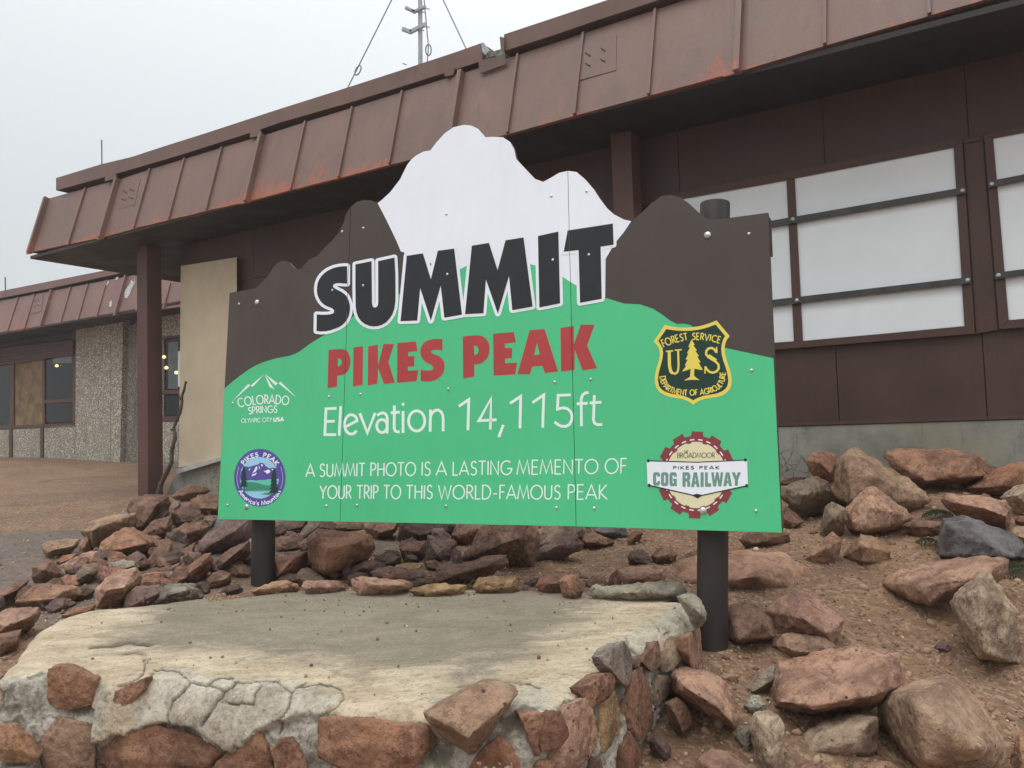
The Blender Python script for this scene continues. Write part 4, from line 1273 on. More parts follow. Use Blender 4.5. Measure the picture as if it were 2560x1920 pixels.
# cog emblem
cx_, cy_ = 533, 1207
gear = []
def gp(a, r): return (cx_ + r * .905 * math.cos(R(a)), cy_ + r * math.sin(R(a)))
for i in range(12):
    a = -90 + 30 * i + 2
    gear += [gp(a - 10.0, 291), gp(a - 8, 322 if i % 2 else 325), gp(a + 8, 325), gp(a + 10.0, 291), gp(a + 15, 291)]
cog = flat('cog_emblem', [px(ZF, gear)], .0012, MAT['signmaroon'])
flat('cog_disc', [px(ZF, [gp(a, 246) for a in np.arange(0, 360, 7.5)])], .0015, MAT['signcream'], cog)
notch = []
for i in range(12):
    a = -90 + 30 * i + 17
    flat('cog_notch', [px(ZF, [gp(a - 4.5, 238), gp(a - 4.0, 250), gp(a + 4.0, 250), gp(a + 4.5, 238)])], .0017, MAT['signmaroon'], cog)
strips('cog_dashes', [(px(ZF, [gp(a - 4, 262), gp(a, 262), gp(a + 4, 262)]), 3.0) for a in range(-82, 278, 15)], MAT['signwhite'], .0018, cog)
ban = flat('cog_banner', [px(ZF, [(168, 1103), (180, 1103), (540, 1114), (900, 1098), (912, 1098), (918, 1290), (905, 1288), (546, 1364), (185, 1284), (175, 1284)])], .0022, MAT['signwhite'], cog)
strips('banner_line', [(px(ZF, [(180, 1102), (540, 1113), (899, 1097)]), 2.6), (px(ZF, [(186, 1283), (546, 1365), (908, 1287)]), 2.8)], MAT['signblack'], .0024, cog)
for c in ((180, 1102), (899, 1096), (186, 1283), (908, 1286)):
    flat('banner_dot', [px(ZF, arc(c[0], c[1], 11, 12, 0, 330, 12))], .0028, MAT['signblack'], cog)
flat('banner_wedge', [px(ZF, [(500, 1356), (540, 1346), (585, 1356), (545, 1381)])], .0029, MAT['signblack'], cog)
t_ = text('PIKES PEAK', px(ZF, [(364, 1165), (706, 1163)]), 22 * k_, 22 * k_, 1.9, track=.3, up=(0.0, -1))
strips('banner_heading', t_, MAT['signblack'], .0025, cog)
t_ = text('BROADMOOR', px(ZF, [(394, 1080), (672, 1078)]), 36 * k_, 36 * k_, 1.3, track=.1, up=(0.0, -1)) + text('THE', px(ZF, [(443, 1042), (474, 1041)]), 14 * k_, 14 * k_, .8, up=(0.0, -1))
strips('emblem_name', t_, MAT['signblack'], .0020, cog)
# heavy block lettering for COG RAILWAY
def blk(rects): return rects
L0 = lambda x: 1186; 
def bl(x0, x1, yt, yb, polys):
    r = []
    for lp in polys:
        r.append([(x0 + (x1 - x0) * gx, yb + (yt - yb) * gy) for gx, gy in lp])
    return r
BL = {
 'C': [[(1, .68), (.62, .68), (.62, .78), (.42, .78), (.42, .22), (.62, .22), (.62, .34), (1, .34), (1, .15), (.82, 0), (.18, 0), (0, .15), (0, .85), (.18, 1), (.82, 1), (1, .85)]],
 'O': [[(0, .15), (0, .85), (.18, 1), (.82, 1), (1, .85), (1, .15), (.82, 0), (.18, 0)], [(.4, .22), (.6, .22), (.6, .78), (.4, .78)]],
 'G': [[(1, .68), (.62, .68), (.62, .78), (.42, .78), (.42, .22), (.6, .22), (.6, .38), (.5, .38), (.5, .54), (1, .54), (1, 0), (.8, 0), (.75, .06), (.6, 0), (.18, 0), (0, .15), (0, .85), (.18, 1), (.82, 1), (1, .85)]],
 'R': [[(0, 0), (0, 1), (.8, 1), (1, .85), (1, .55), (.85, .45), (1, .3), (1, 0), (.62, 0), (.6, .35), (.4, .38), (.4, 0)], [(.4, .58), (.6, .58), (.6, .78), (.4, .78)]],
 'A': [[(0, 0), (.3, 1), (.7, 1), (1, 0), (.66, 0), (.61, .2), (.4, .2), (.35, 0)], [(.44, .38), (.57, .38), (.5, .72)]],
 'I': [[(0, 0), (0, 1), (1, 1), (1, 0)]], 'L': [[(0, 0), (0, 1), (.45, 1), (.45, .24), (1, .24), (1, 0)]],
 'W': [[(0, 1), (.15, 0), (.4, 0), (.5, .5), (.6, 0), (.85, 0), (1, 1), (.78, 1), (.71, .42), (.6, 1), (.4, 1), (.29, .42), (.22, 1)]],
 'Y': [[(0, 1), (.33, .42), (.33, 0), (.67, 0), (.67, .42), (1, 1), (.65, 1), (.5, .68), (.35, 1)]]}
yt = lambda x: 1187 - 0 * x
yb = lambda x: 1283 + 12 * (1 - abs(x - 545) / 330) + 2
for ch, x0, x1 in (('C', 215, 267), ('O', 274, 329), ('G', 337, 391), ('R', 433, 491), ('A', 497, 560), ('I', 567, 590), ('L', 600, 645), ('W', 646, 735), ('A', 735, 800), ('Y', 798, 866)):
    xm = (x0 + x1) / 2
    flat('banner_letter', [px(ZF, l) for l in bl(x0, x1, yt(xm), yb(xm), BL[ch])], .0026, MAT['signsage'], cog)

# bolts and screws
def dome(name, x, y, r, h, mat):
    c = SIGN.cast(x, y, .0)
    return Geo().add(tube([c + SN * .0, c + SN * h * .45, c + SN * h * .8, c + SN * h], [r, r * .93, r * .6, r * .12], 14)).build(name, mat, sgn, smooth=False)
for x, y in ((1769, 588), (642.6, 756), (617, 1267), (1758, 1277)):
    dome('carriage_bolt', x, y, .0145, .009, MAT['zinc'])
scr = [ZA(p) for p in ((143, 273), (700, 846), (895, 831), (104, 886), (72, 1517), (684, 1522), (873, 1518), (912, 158), (722, 187))] + [ZS(p) for p in ((265, 108), (411, 85), (992, 403), (1721, 304), (1970, 268))] + \
      [Z2(p) for p in ((1152, 1480), (1877, 1355), (2120, 1322))] + [ZP(p) for p in ((998, 532), (1734, 484), (1983, 465))] + [ZC(p) for p in ((965, 373), (1675, 384), (1918, 387))] + [Z4(p) for p in ((502, 525),)] + [ZF(p) for p in ((944, 432), (978, 1473))]
for x, y in scr:
    s_ = dome('screw', x, y, .0068, .0065, MAT['alu'])
# backing rails and posts
def post(xb, yb, xt, yt, r):
    # stands just behind the panels
    PB = SIGN.moved(-.019 - .03 - r)
    b = PB.cast(xb, yb); t = PB.cast(xt, yt)
    d = unit(t - b)
    b2 = b - d * .35
    o = Geo().add(tube([b2, b, (b + t) / 2, t - d * .004, t], [r, r, r, r, r * .97], 40)).build('post', MAT['post'], sgn, smooth=False)
    me = o.data
    me.polygons.foreach_set('use_smooth', [len(p.vertices) == 4 for p in me.polygons])
post(1780, 1640, 1787.5, 508, .0600)
post(657, 1500, 664, 760, .0600)
for yy in ((612, 590), (1235, 1262)):
    a_, b_ = SIGN.cast(600, yy[0] + 190 if yy[0] < 700 else yy[0], -.035), SIGN.cast(1900, yy[1], -.035)
    V, Fc = box((a_ + b_) / 2, (unit(b_ - a_), VS, SN), (np.linalg.norm(b_ - a_) / 2, .045, .0145))
    mk('backing_rail', V, Fc, MAT['signbrown'], sgn)
slab('backing_plate', [(1917, 533), (1927, 548), (1931, 640), (1921, 642)], SIGN, -.02, .012, MAT['signbrown'], sgn)
#@@ROCKS
# ------------------------------------------------------------------ stone platform
ZP_TOP = CAMZ - .68
def onz(x, y, z=None):
    z = ZP_TOP if z is None else z
    d = ray(x, y)
    return CAM + d * ((z - CAMZ) / d[2])
edge_px = [(520, 1493), (398, 1505), (307, 1517), (217, 1526), (155, 1543), (108, 1565), (90, 1592), (54, 1636), (7, 1690), (60, 1699), (140, 1688), (250, 1690), (350, 1694), (450, 1702), (600, 1716), (760, 1738), (900, 1766), (1075, 1782), (1240, 1786), (1340, 1782), (1384, 1764), (1430, 1735), (1516, 1672), (1560, 1632), (1620, 1594), (1680, 1560), (1712, 1530), (1722, 1508)]
back_px = [(1700, 1492), (1550, 1478), (1200, 1474), (900, 1475), (700, 1480)]
E0 = np.array([onz(*p)[:2] for p in edge_px])
B0 = np.array([onz(*p)[:2] for p in back_px])
def resample(P_, step, smooth_it=4):
    P_ = np.array(P_)
    s_ = np.concatenate([[0], np.cumsum(np.hypot(*(P_[1:] - P_[:-1]).T))])
    n = int(s_[-1] / step)
    u = np.linspace(0, s_[-1], n)
    Q = np.column_stack([np.interp(u, s_, P_[:, 0]), np.interp(u, s_, P_[:, 1])])
    k = max(1, int(.03 / step))
    for _ in range(smooth_it):
        Q2 = Q.copy()
        Q2[k:-k] = (Q[:-2 * k] + Q[2 * k:] + 2 * Q[k:-k]) / 4
        Q = Q2
    return Q
EC = resample(E0, .0055)
tang = np.gradient(EC, axis=0)
for _ in range(40):
    tang[1:-1] = (tang[:-2] + tang[1:-1] * 2 + tang[2:]) / 4
tang /= np.linalg.norm(tang, axis=1)[:, None]
OUTN = np.column_stack([tang[:, 1], -tang[:, 0]])
cen = E0.mean(0)
if ((EC[len(EC) // 2] - cen) @ OUTN[len(EC) // 2]) < 0:
    OUTN = -OUTN
prof = [(-.16, .004), (-.10, 0), (-.05, .001), (-.02, .005), (0, .013), (.02, .032), (.035, .06), (.045, .10), (.05, .16), (.045, .22), (.04, .32), (.035, .75)]
pr_s = np.concatenate([[0], np.cumsum([math.hypot(b[0] - a[0], b[1] - a[1]) for a, b in zip(prof[:-1], prof[1:])])])
uu = list(np.arange(0, .52, .0055)) + list(np.arange(.53, pr_s[-1], .03)) + [pr_s[-1]]
pro = np.interp(uu, pr_s, [p[0] for p in prof]); prd = np.interp(uu, pr_s, [p[1] for p in prof])
for _ in range(3):
    pro[1:-1] = (pro[:-2] + 2 * pro[1:-1] + pro[2:]) / 4; prd[1:-1] = (prd[:-2] + 2 * prd[1:-1] + prd[2:]) / 4
cap_line = [(0, 1725), (40, 1705), (100, 1672), (240, 1705), (315, 1712), (280, 1780), (235, 1830), (225, 1870), (330, 1826), (420, 1812), (500, 1838), (560, 1884), (600, 1862), (640, 1826), (700, 1806), (745, 1784), (800, 1784), (850, 1793), (930, 1800), (1060, 1808), (1090, 1842), (1150, 1838), (1190, 1800), (1250, 1795), (1300, 1768), (1345, 1762), (1386, 1764), (1430, 1748), (1516, 1700), (1530, 1662), (1590, 1650), (1640, 1622), (1700, 1604), (1760, 1560)]
ZB = Z((0, 1480), .36166); ZB2 = Z((750, 1480), .27125)
cracks = [px(ZB, q) for q in ([(1060, 540), (1240, 545), (1320, 630), (1440, 640), (1550, 685)], [(1320, 640), (1190, 760), (1160, 850), (1180, 930)], [(1430, 640), (1500, 600), (1620, 600)], [(1630, 620), (1550, 690), (1480, 800), (1400, 930)],
          [(1520, 755), (1640, 770), (1750, 780), (1760, 700), (1800, 650)], [(1930, 630), (2010, 690), (2120, 620)], [(2010, 700), (1990, 790), (1880, 930), (1870, 1000)], [(1640, 620), (1930, 625)], [(1010, 480), (980, 570), (900, 630), (820, 660)], [(960, 640), (1060, 560)], [(860, 430), (930, 400), (1000, 420), (1020, 480)])]
cracks += [px(ZB2, q) for q in ([(0, 870), (180, 840), (370, 890), (410, 990), (320, 1080), (160, 1140)], [(1480, 870), (1630, 830), (1960, 810), (2212, 890)])]
thick = [px(ZB, [(630, 382), (760, 365), (900, 345), (1050, 362)])]
R6 = Z((1250, 1400), .31646)
cracks += [px(R6, q) for q in ([(1000, 625), (1060, 730), (1110, 770)], [(1250, 530), (1290, 600), (1350, 560)], [(1500, 430), (1560, 500)])]
def to_px(Pw):
    c = (np.atleast_2d(Pw) - CAM) @ M
    return np.column_stack([1280 + F * c[:, 0] / c[:, 2], 960 + F * c[:, 1] / c[:, 2]])
def seg_dist(Q, poly):
    D = np.full(len(Q), 1e9)
    for a, b in zip(poly[:-1], poly[1:]):
        a = np.array(a, float); b = np.array(b, float)
        ab = b - a
        t = np.clip(((Q - a) @ ab) / (ab @ ab), 0, 1)
        D = np.minimum(D, np.hypot(*(Q - a - t[:, None] * ab).T))
    return D
def pip(Q_, poly):
    r_ = np.zeros(len(Q_), bool); j = len(poly) - 1
    for i in range(len(poly)):
        xi, yi = poly[i]; xj, yj = poly[j]
        r_ ^= ((yi > Q_[:, 1]) != (yj > Q_[:, 1])) & (Q_[:, 0] < (xj - xi) * (Q_[:, 1] - yi) / (yj - yi + 1e-12) + xi)
        j = i
    return r_
pale_zones = [px(ZB, [(1050, 535), (1240, 545), (1450, 575), (1640, 615), (1930, 620), (2130, 615), (2300, 640), (2350, 760), (2212, 860), (2150, 1300), (1500, 1300), (900, 1250), (870, 900), (930, 760)]), px(ZB2, [(1170, 1030), (1480, 865), (1630, 825), (1960, 805), (2230, 890), (2500, 1060), (2480, 1180), (2212, 1120), (1900, 1080), (1800, 1300), (1300, 1300)]),
              px(ZB, [(-50, 560), (110, 590), (280, 640), (320, 800), (640, 800), (640, 640), (780, 620), (760, 900), (600, 1000), (-50, 900)])]
def attrs_for(Pw, drop=None):
    Q = to_px(Pw)
    wob = np.array([noise.fractal(Vector((q[0] * .02, q[1] * .02, 1)), .8, 2, 4) for q in Q])
    inside = lambda Q_, poly: pip(Q_, poly)
    wob2 = np.array([noise.fractal(Vector((q[0] * .02, q[1] * .02, 41)), .8, 2, 4) for q in Q])
    Qw = Q + np.column_stack([wob, wob2]) * 14
    cl = np.interp(Qw[:, 0], [p[0] for p in cap_line], [p[1] for p in cap_line])
    capv = np.clip((cl - Qw[:, 1]) / 10 + .5, 0, 1)
    crk = np.zeros(len(Q))
    for c in cracks:
        crk = np.maximum(crk, np.clip(1.3 - seg_dist(Q + (Qw - Q) * .42, c) / 2.7, 0, 1))
    for c in thick:
        crk = np.maximum(crk, np.clip(1.4 - seg_dist(Q + (Qw - Q) * .3, c) / 4.5, 0, 1))
    dE = np.full(len(Pw), 1e9)
    sub = EC[::8]
    i0 = int(len(sub) * .16)
    XY = np.atleast_2d(Pw)[:, :2]
    for s0 in range(0, len(XY), 4000):
        dE[s0:s0 + 4000] = np.sqrt(((XY[s0:s0 + 4000, None, :] - sub[None, i0:, :]) ** 2).sum(-1)).min(1)
    edge = np.clip(1.08 - dE / .62, 0, 1)
    side = np.clip((XY[:, 0] * .75 + XY[:, 1] * .66 - 1.75) / .2, 0, 1) * np.clip(1 - dE / .15, 0, 1)
    pz = np.zeros(len(Q))
    for ox, oy in ((0, 0), (14, 0), (-14, 0), (0, 12), (0, -12), (9, 9), (-9, 9), (9, -9), (-9, -9), (22, 5), (-22, -5)):
        for zn in pale_zones: pz = np.maximum(pz, 0) + pip(Qw + (Qw - Q) * .6 + np.array([ox, oy]), zn).astype(float) / 11
    pz = np.clip(pz, 0, 1)
    PZ[0] = pz
    return capv, crk, edge, side
PZ = [None]
plat = empty('stone_platform', (E0.mean(0)[0], E0.mean(0)[1], .4))
tag(plat, 'low rubble-stone platform with a cracked cream cement top, in front of the sign', 'platform')
def build_platform():
    ns, nu = len(EC), len(uu)
    P_ = np.zeros((ns, nu, 3))
    P_[:, :, 0] = EC[:, None, 0] + OUTN[:, None, 0] * pro[None, :]
    P_[:, :, 1] = EC[:, None, 1] + OUTN[:, None, 1] * pro[None, :]
    P_[:, :, 2] = ZP_TOP - prd[None, :]
    Pw = P_.reshape(-1, 3)
    capv, crk, edge, side = attrs_for(Pw)
    pz1 = PZ[0]
    N_ = np.zeros((ns, nu, 3))
    dr = np.gradient(prd, uu); do = np.gradient(pro, uu)
    N_[:, :, 0] = OUTN[:, None, 0] * dr[None]; N_[:, :, 1] = OUTN[:, None, 1] * dr[None]; N_[:, :, 2] = do[None]
    N_ = N_.reshape(-1, 3)
    fade = np.tile(np.clip((np.array(uu) - .02) / .12, 0, 1), ns)
    drop = np.tile(prd, ns)
    low = np.clip((drop - .01) / .05, 0, 1)
    nz = np.array([noise.fractal(Vector((p[0] * 3.2, p[1] * 3.2, p[2] * 3.2)), .9, 2.1, 3) * .022 + noise.fractal(Vector((p[0] * 14, p[1] * 14, p[2] * 14 + 5)), .8, 2.1, 4) * .006 for p in Pw])
    d_ = nz * fade * (.35 + .65 * low) + (capv - 1) * .028 * low - crk * .008 * fade
    # rough broken mortar along the right side
    d_ += (1 - capv) * low * np.array([noise.fractal(Vector((p[0] * 30, p[1] * 30, p[2] * 30)), .7, 2.1, 4) for p in Pw]) * .009
    d_ += side * np.array([noise.fractal(Vector((p[0] * 22, p[1] * 22, p[2] * 22)), .7, 2.1, 4) for p in Pw]) * .012 * fade
    Pw = Pw + N_ * d_[:, None]
    Fc = []
    for i in range(ns - 1):
        b = i * nu
        Fc += [(b + k, b + nu + k, b + nu + k + 1, b + k + 1) for k in range(nu - 1)]
    fixnormals(mk('cement_edge', Pw, Fc, MAT['cement'], plat, smooth=True, attrs={'cap': capv, 'edge': edge, 'crack': crk, 'side': side, 'pale': pz1}))
    # flat top
    poly = np.vstack([EC[::6] - OUTN[::6] * .10, B0 ])
    x0, y0 = poly.min(0); x1, y1 = poly.max(0)
    xs = np.arange(x0, x1, .014); ys = np.arange(y0, y1, .014)
    X, Y = np.meshgrid(xs, ys)
    XY = np.column_stack([X.ravel(), Y.ravel()])
    inside = np.zeros(len(XY), bool)
    n = len(poly)
    j = n - 1
    for i in range(n):
        xi, yi = poly[i]; xj, yj = poly[j]
        c = ((yi > XY[:, 1]) != (yj > XY[:, 1])) & (XY[:, 0] < (xj - xi) * (XY[:, 1] - yi) / (yj - yi + 1e-12) + xi)
        inside ^= c
        j = i
    Pt = np.column_stack([XY, np.full(len(XY), ZP_TOP - .0022)])
    keep = inside.reshape(X.shape)
    capv, crk, edge, side = attrs_for(Pt)
    Pt[:, 2] -= crk * .010
    Pt[:, 2] += np.array([noise.fractal(Vector((p[0] * 3, p[1] * 3, 0)), .8, 2, 2) for p in Pt]) * .0012
    Fc = []
    nx = X.shape[1]
    for r in range(X.shape[0] - 1):
        for c in range(nx - 1):
            if keep[r, c] and keep[r + 1, c] and keep[r, c + 1] and keep[r + 1, c + 1]:
                k = r * nx + c
                Fc.append((k, k + 1, k + nx + 1, k + nx))
    used = sorted({i for f_ in Fc for i in f_})
    mp_ = {o: i for i, o in enumerate(used)}
    Fc = [tuple(mp_[i] for i in f_) for f_ in Fc]
    used = np.array(used)
    o = mk('cement_top', Pt[used], Fc, MAT['cement'], plat, smooth=True, attrs={'cap': np.ones(len(used)), 'edge': edge[used], 'crack': crk[used], 'side': side[used] * 0})
    # rubble core under the top so nothing is hollow
    c2 = [vec(p[0], p[1], ZP_TOP - .02) for p in np.vstack([EC[::30] - OUTN[::30] * .12, B0])]
    V, Fc = prism_geo(c2, [p - vec(0, 0, .75) for p in c2])
    fixnormals(mk('cement_core', V, Fc, MAT['concrete'], plat))
build_platform()

# ------------------------------------------------------------------ rocks
def rock_mesh(name, pts3, size, seed, rough=1.0, round_=1, res=None, cuts=6):
    bm = bmesh.new()
    for p in pts3:
        bm.verts.new(p)
    r = bmesh.ops.convex_hull(bm, input=bm.verts[:])
    bmesh.ops.delete(bm, geom=[g for g in r['geom_interior'] if isinstance(g, bmesh.types.BMVert)], context='VERTS')
    loose = [v for v in bm.verts if not v.link_faces]
    if loose: bmesh.ops.delete(bm, geom=loose, context='VERTS')
    rc = random.Random(seed * 31 + 5)
    cc = Vector((0, 0, 0))
    for v in bm.verts: cc += v.co
    cc /= max(1, len(bm.verts))
    for _ in range(cuts):
        d = Vector((rc.uniform(-.75, .75), -1.0, rc.uniform(-.5, .9))).normalized()
        sup = max((v.co - cc).dot(d) for v in bm.verts)
        bmesh.ops.bisect_plane(bm, geom=bm.verts[:] + bm.edges[:] + bm.faces[:], plane_co=cc + d * sup * rc.uniform(.74, .92), plane_no=d, clear_outer=True)
        es = [e for e in bm.edges if len(e.link_faces) == 1]
        if es: bmesh.ops.holes_fill(bm, edges=es, sides=0)
    bmesh.ops.triangulate(bm, faces=bm.faces[:])
    L = res or size / 28
    for _ in range(6):
        es = [e for e in bm.edges if e.calc_length() > L * 1.5]
        if not es: break
        bmesh.ops.subdivide_edges(bm, edges=es, cuts=1)
        bmesh.ops.triangulate(bm, faces=[f for f in bm.faces if len(f.verts) > 3])
    for _ in range(round_):
        bmesh.ops.smooth_vert(bm, verts=bm.verts, factor=.5, use_axis_x=True, use_axis_y=True, use_axis_z=True)
    bm.normal_update()
    sd_ = seed * 13.7
    f1, f2, f3 = 2.6 / size, 8.0 / size, 20 / size
    mv = []
    for v in bm.verts:
        c = v.co
        a = noise.noise(c * f1 + Vector((sd_, 0, 0)))
        # chipped facets: cell-like steps
        dist_, _p = noise.voronoi(c * f2 * .55 + Vector((0, sd_, 0)))
        chip = (dist_[1] - dist_[0])
        b = noise.fractal(c * f2 + Vector((0, 0, sd_)), .8, 2.0, 4)
        d = noise.noise(c * f3 + Vector((sd_, sd_, 0)))
        ridge = 1 - abs(noise.noise(c * f2 * .6 + Vector((sd_, 3, sd_)))) * 4
        mv.append(v.normal * size * rough * (a * .016 + min(chip, .3) * .028 + b * .020 + d * .009 - max(ridge, 0) * .012))
    for v, m_ in zip(bm.verts, mv):
        v.co += m_
    bm.normal_update()
    me = bpy.data.meshes.new(name)
    bm.to_mesh(me); bm.free()
    me.polygons.foreach_set('use_smooth', [True] * len(me.polygons))
    me.materials.append(MAT['rock'])
    return me
TINT = {'pink': (.43, .265, .19), 'brown': (.225, .132, .092), 'red': (.30, .155, .10), 'tan': (.36, .24, .16), 'orange': (.40, .235, .145), 'olive': (.225, .175, .125), 'purple': (.215, .145, .128), 'gray': (.29, .25, .21), 'ochre': (.40, .27, .14), 'blue': (.155, .15, .155), 'pale': (.44, .34, .25), 'dark': (.115, .076, .06), 'mortar': (.34, .32, .26), 'rust': (.335, .185, .12), 'quartz': (.42, .42, .33)}
_k = [0]
LOOSE = []
def make_rock(name, pxs, ridge, tint, parent=None, plane=None, thick=None, rough=1.0, round_=0, depth=None, back=1.0, cuts=2, grow=1.02):
    """outline and ridge in image pixels; stands on the terrain below its lowest point"""
    _k[0] += 1
    rnd = random.Random(_k[0] * 77)
    pxs = [np.array(p, float) for p in pxs]
    c = sum(pxs) / len(pxs)
    if plane is None:
        lowest = max(pxs, key=lambda p: p[1] + (.2 * abs(p[0] - c[0])) * 0)
        g = hit(lowest[0], min(lowest[1], 2150))
        Y = depth or g[1]
        dv = ray(*c); dv = unit(vec(dv[0], dv[1], 0))
        P0 = CAM + ray(*c) * (Y / ray(*c)[1])
        w = (max(p[0] for p in pxs) - min(p[0] for p in pxs)) / F * Y
        h = (max(p[1] for p in pxs) - min(p[1] for p in pxs)) / F * Y
        t = thick or .55 * min(w, h) + .08 * max(w, h)
        pl_ = Plane(P0 + dv * t * .45, -dv)
        dirb = dv
    else:
        pl_ = plane
        P0 = pl_.cast(*c)
        Y = P0[1]
        w = (max(p[0] for p in pxs) - min(p[0] for p in pxs)) / F * Y
        h = (max(p[1] for p in pxs) - min(p[1] for p in pxs)) / F * Y
        t = thick or .12 * min(w, h)
        dirb = -pl_.n
    # grow slightly to make up for smoothing
    out3 = [pl_.cast(*(c + (p - c) * grow)) for p in pxs]
    C3 = pl_.cast(*c)
    front = []
    for q in ridge:
        b = q[2] if len(q) > 2 else .8
        if plane is None and b >= .7: b *= 1.75
        elif plane is None: b *= 1.2
        front.append(pl_.moved(t * b).cast(q[0], q[1]))
    if not ridge:
        n = len(out3)
        # a fractured edge: two or three front points along the long axis, a bright top face above, a dark face below
        A2 = np.array(pxs) - c
        ev, evec = np.linalg.eigh(A2.T @ A2)
        ax = evec[:, 1]
        ext = max(abs(A2 @ ax))
        dn = np.array([0.0, 1.0]) * (max(p[1] for p in pxs) - min(p[1] for p in pxs))
        sh = rnd.uniform(.02, .20)
        for k_, s_ in enumerate((-rnd.uniform(.35, .7), rnd.uniform(.35, .7))):
            q = c + ax * ext * s_ + dn * (sh + rnd.uniform(-.08, .08))
            front.append(pl_.moved(t * rnd.uniform(.8, 1.25)).cast(*q))
        if rnd.random() < .6:
            q = c + ax * ext * rnd.uniform(-.3, .3) - dn * rnd.uniform(.12, .3)
            front.append(pl_.moved(t * rnd.uniform(.2, .7)).cast(*q))
    size = max(w, h)
    if plane is None:
        bk = [C3 + (p - C3) * rnd.uniform(.5, .8) + dirb * t * rnd.uniform(.6, 1.1) * back for p in out3]
        bk = [p - vec(0, 0, .06) if p[2] < C3[2] else p for p in bk]
    else:
        bk = [C3 + (p - C3) * .8 + dirb * max(t, .05) for p in out3]
    org = vec(C3[0], C3[1], min(p[2] for p in out3)) if parent is None else root_loc(parent)
    pts = [Vector(p - org) for p in out3 + front + bk]
    me = rock_mesh(name, pts, size, _k[0], rough, round_, cuts=(0 if ridge else cuts) if plane is None else (0 if ridge else 2))
    o = bpy.data.objects.new(name, me)
    COL.objects.link(o)
    if parent is None:
        o.location = org
    else:
        o.parent = parent
    tc = TINT[tint] if isinstance(tint, str) else tint
    j = [rnd.uniform(.93, 1.07) for _ in range(3)]
    o.color = (tc[0] * j[0], tc[1] * j[0] * j[1] ** .3, tc[2] * j[0] * j[2] ** .4, 1)
    return o
def loose(tf, pts, ridge, tint, label, **k):
    p_ = px(tf, pts) if tf else pts
    r_ = [(*(tf(q) if tf else q[:2]), *(q[2:])) for q in ridge]
    o = make_rock('rock', p_, r_, tint, **k)
    tag(o, label, 'rock', 'loose granite rocks around the sign')
    LOOSE.append((o, p_))
    return o
V1 = Z((0, 1150), .36166); V2 = Z((500, 1250), .36166); V3 = Z((1200, 1200), .31646); V4 = Z((1860, 1050), .31646); V5 = Z((1760, 1450), .36166); V6 = R6
# heap left of the sign
loose(V1, [(880, 340), (900, 285), (1010, 245), (1100, 235), (1165, 255), (1180, 300), (1150, 385), (975, 500), (925, 480), (925, 420)], [(1010, 330, .8), (960, 300, .3), (1090, 300, .9), (1000, 440, .9)], 'brown', 'large dark brown rock topping the left heap, at the foot of the brown column')
loose(V1, [(1190, 250), (1260, 190), (1330, 165), (1420, 180), (1465, 210), (1410, 240), (1290, 290), (1200, 262)], [], 'brown', 'flat red-brown slab touching the concrete foundation, right of the brown column')
loose(V1, [(1345, 290), (1365, 245), (1440, 235), (1520, 250), (1530, 360), (1410, 385), (1350, 340)], [], 'brown', 'dark brown rock half hidden by the lower left corner of the sign')
loose(V1, [(1150, 380), (1160, 320), (1200, 290), (1245, 280), (1250, 320), (1200, 350), (1170, 385)], [], 'gray', 'small greyish rock tucked right of the large dark rock at the column')
loose(V1, [(1175, 380), (1220, 340), (1290, 325), (1370, 350), (1405, 385), (1390, 430), (1340, 445), (1230, 465), (1180, 430)], [], 'brown', 'rounded brown boulder in the upper heap, just left of the sign edge')
loose(V1, [(980, 500), (1060, 420), (1180, 385), (1195, 440), (1175, 500), (1100, 560), (1010, 530)], [], 'brown', 'shaded brown slab sloping below the large column-side rock')
loose(V1, [(1175, 530), (1200, 485), (1280, 440), (1400, 430), (1470, 450), (1440, 500), (1330, 570), (1270, 590), (1190, 550)], [(1260, 520, .8), (1380, 480, .5)], 'brown', 'wedge-shaped brown rock with a pointed right end under the rounded boulder')
loose(V1, [(555, 490), (640, 420), (730, 395), (830, 385), (940, 370), (925, 440), (870, 470), (720, 560), (665, 640), (635, 620), (630, 530), (600, 495)], [(700, 450, .7), (640, 490, .8), (820, 430, .6)], 'tan', 'long rock with a pale flat top reaching out at the left edge of the heap')
loose(V1, [(535, 620), (560, 560), (600, 510), (630, 520), (632, 600), (600, 640), (550, 648)], [], 'pink', 'small pinkish rock under the pale-topped long rock')
loose(V1, [(670, 630), (700, 570), (770, 520), (850, 475), (920, 465), (950, 510), (1040, 520), (1090, 560), (1040, 625), (960, 660), (860, 690), (820, 640), (690, 640)], [(830, 620, .9), (900, 540, .6), (1000, 580, .7)], 'rust', 'big orange-brown rock in the middle of the left heap')
loose(V1, [(300, 590), (320, 568), (350, 562), (400, 590), (480, 545), (545, 545), (550, 580), (490, 620), (400, 670), (340, 685), (305, 650)], [], 'tan', 'long tan rock with a pale rounded end, lowest outlier on the left dirt')
loose(V1, [(380, 700), (440, 660), (530, 645), (500, 700), (420, 730)], [], 'red', 'low reddish rock between the tan outlier and the flat pink stone')
loose(V1, [(410, 735), (500, 680), (630, 628), (700, 630), (680, 660), (600, 690), (480, 740)], [], 'pink', 'long flat pink stone left of the orange-brown rock')
loose(V1, [(610, 700), (660, 640), (720, 630), (790, 660), (825, 690), (760, 725), (660, 725)], [], 'purple', 'dark purplish rock under the left end of the orange-brown rock')
loose(V1, [(220, 740), (300, 700), (360, 695), (400, 740), (455, 800), (420, 840), (290, 855), (225, 820)], [(300, 760, .8), (380, 780, .6)], 'brown', 'blocky brown rock with a notched top on the left dirt')
loose(V1, [(478, 862), (530, 780), (590, 725), (680, 710), (730, 745), (730, 800), (650, 845), (560, 880)], [(600, 790, .9)], 'olive', 'rounded olive-grey rock leaning left in the lower heap')
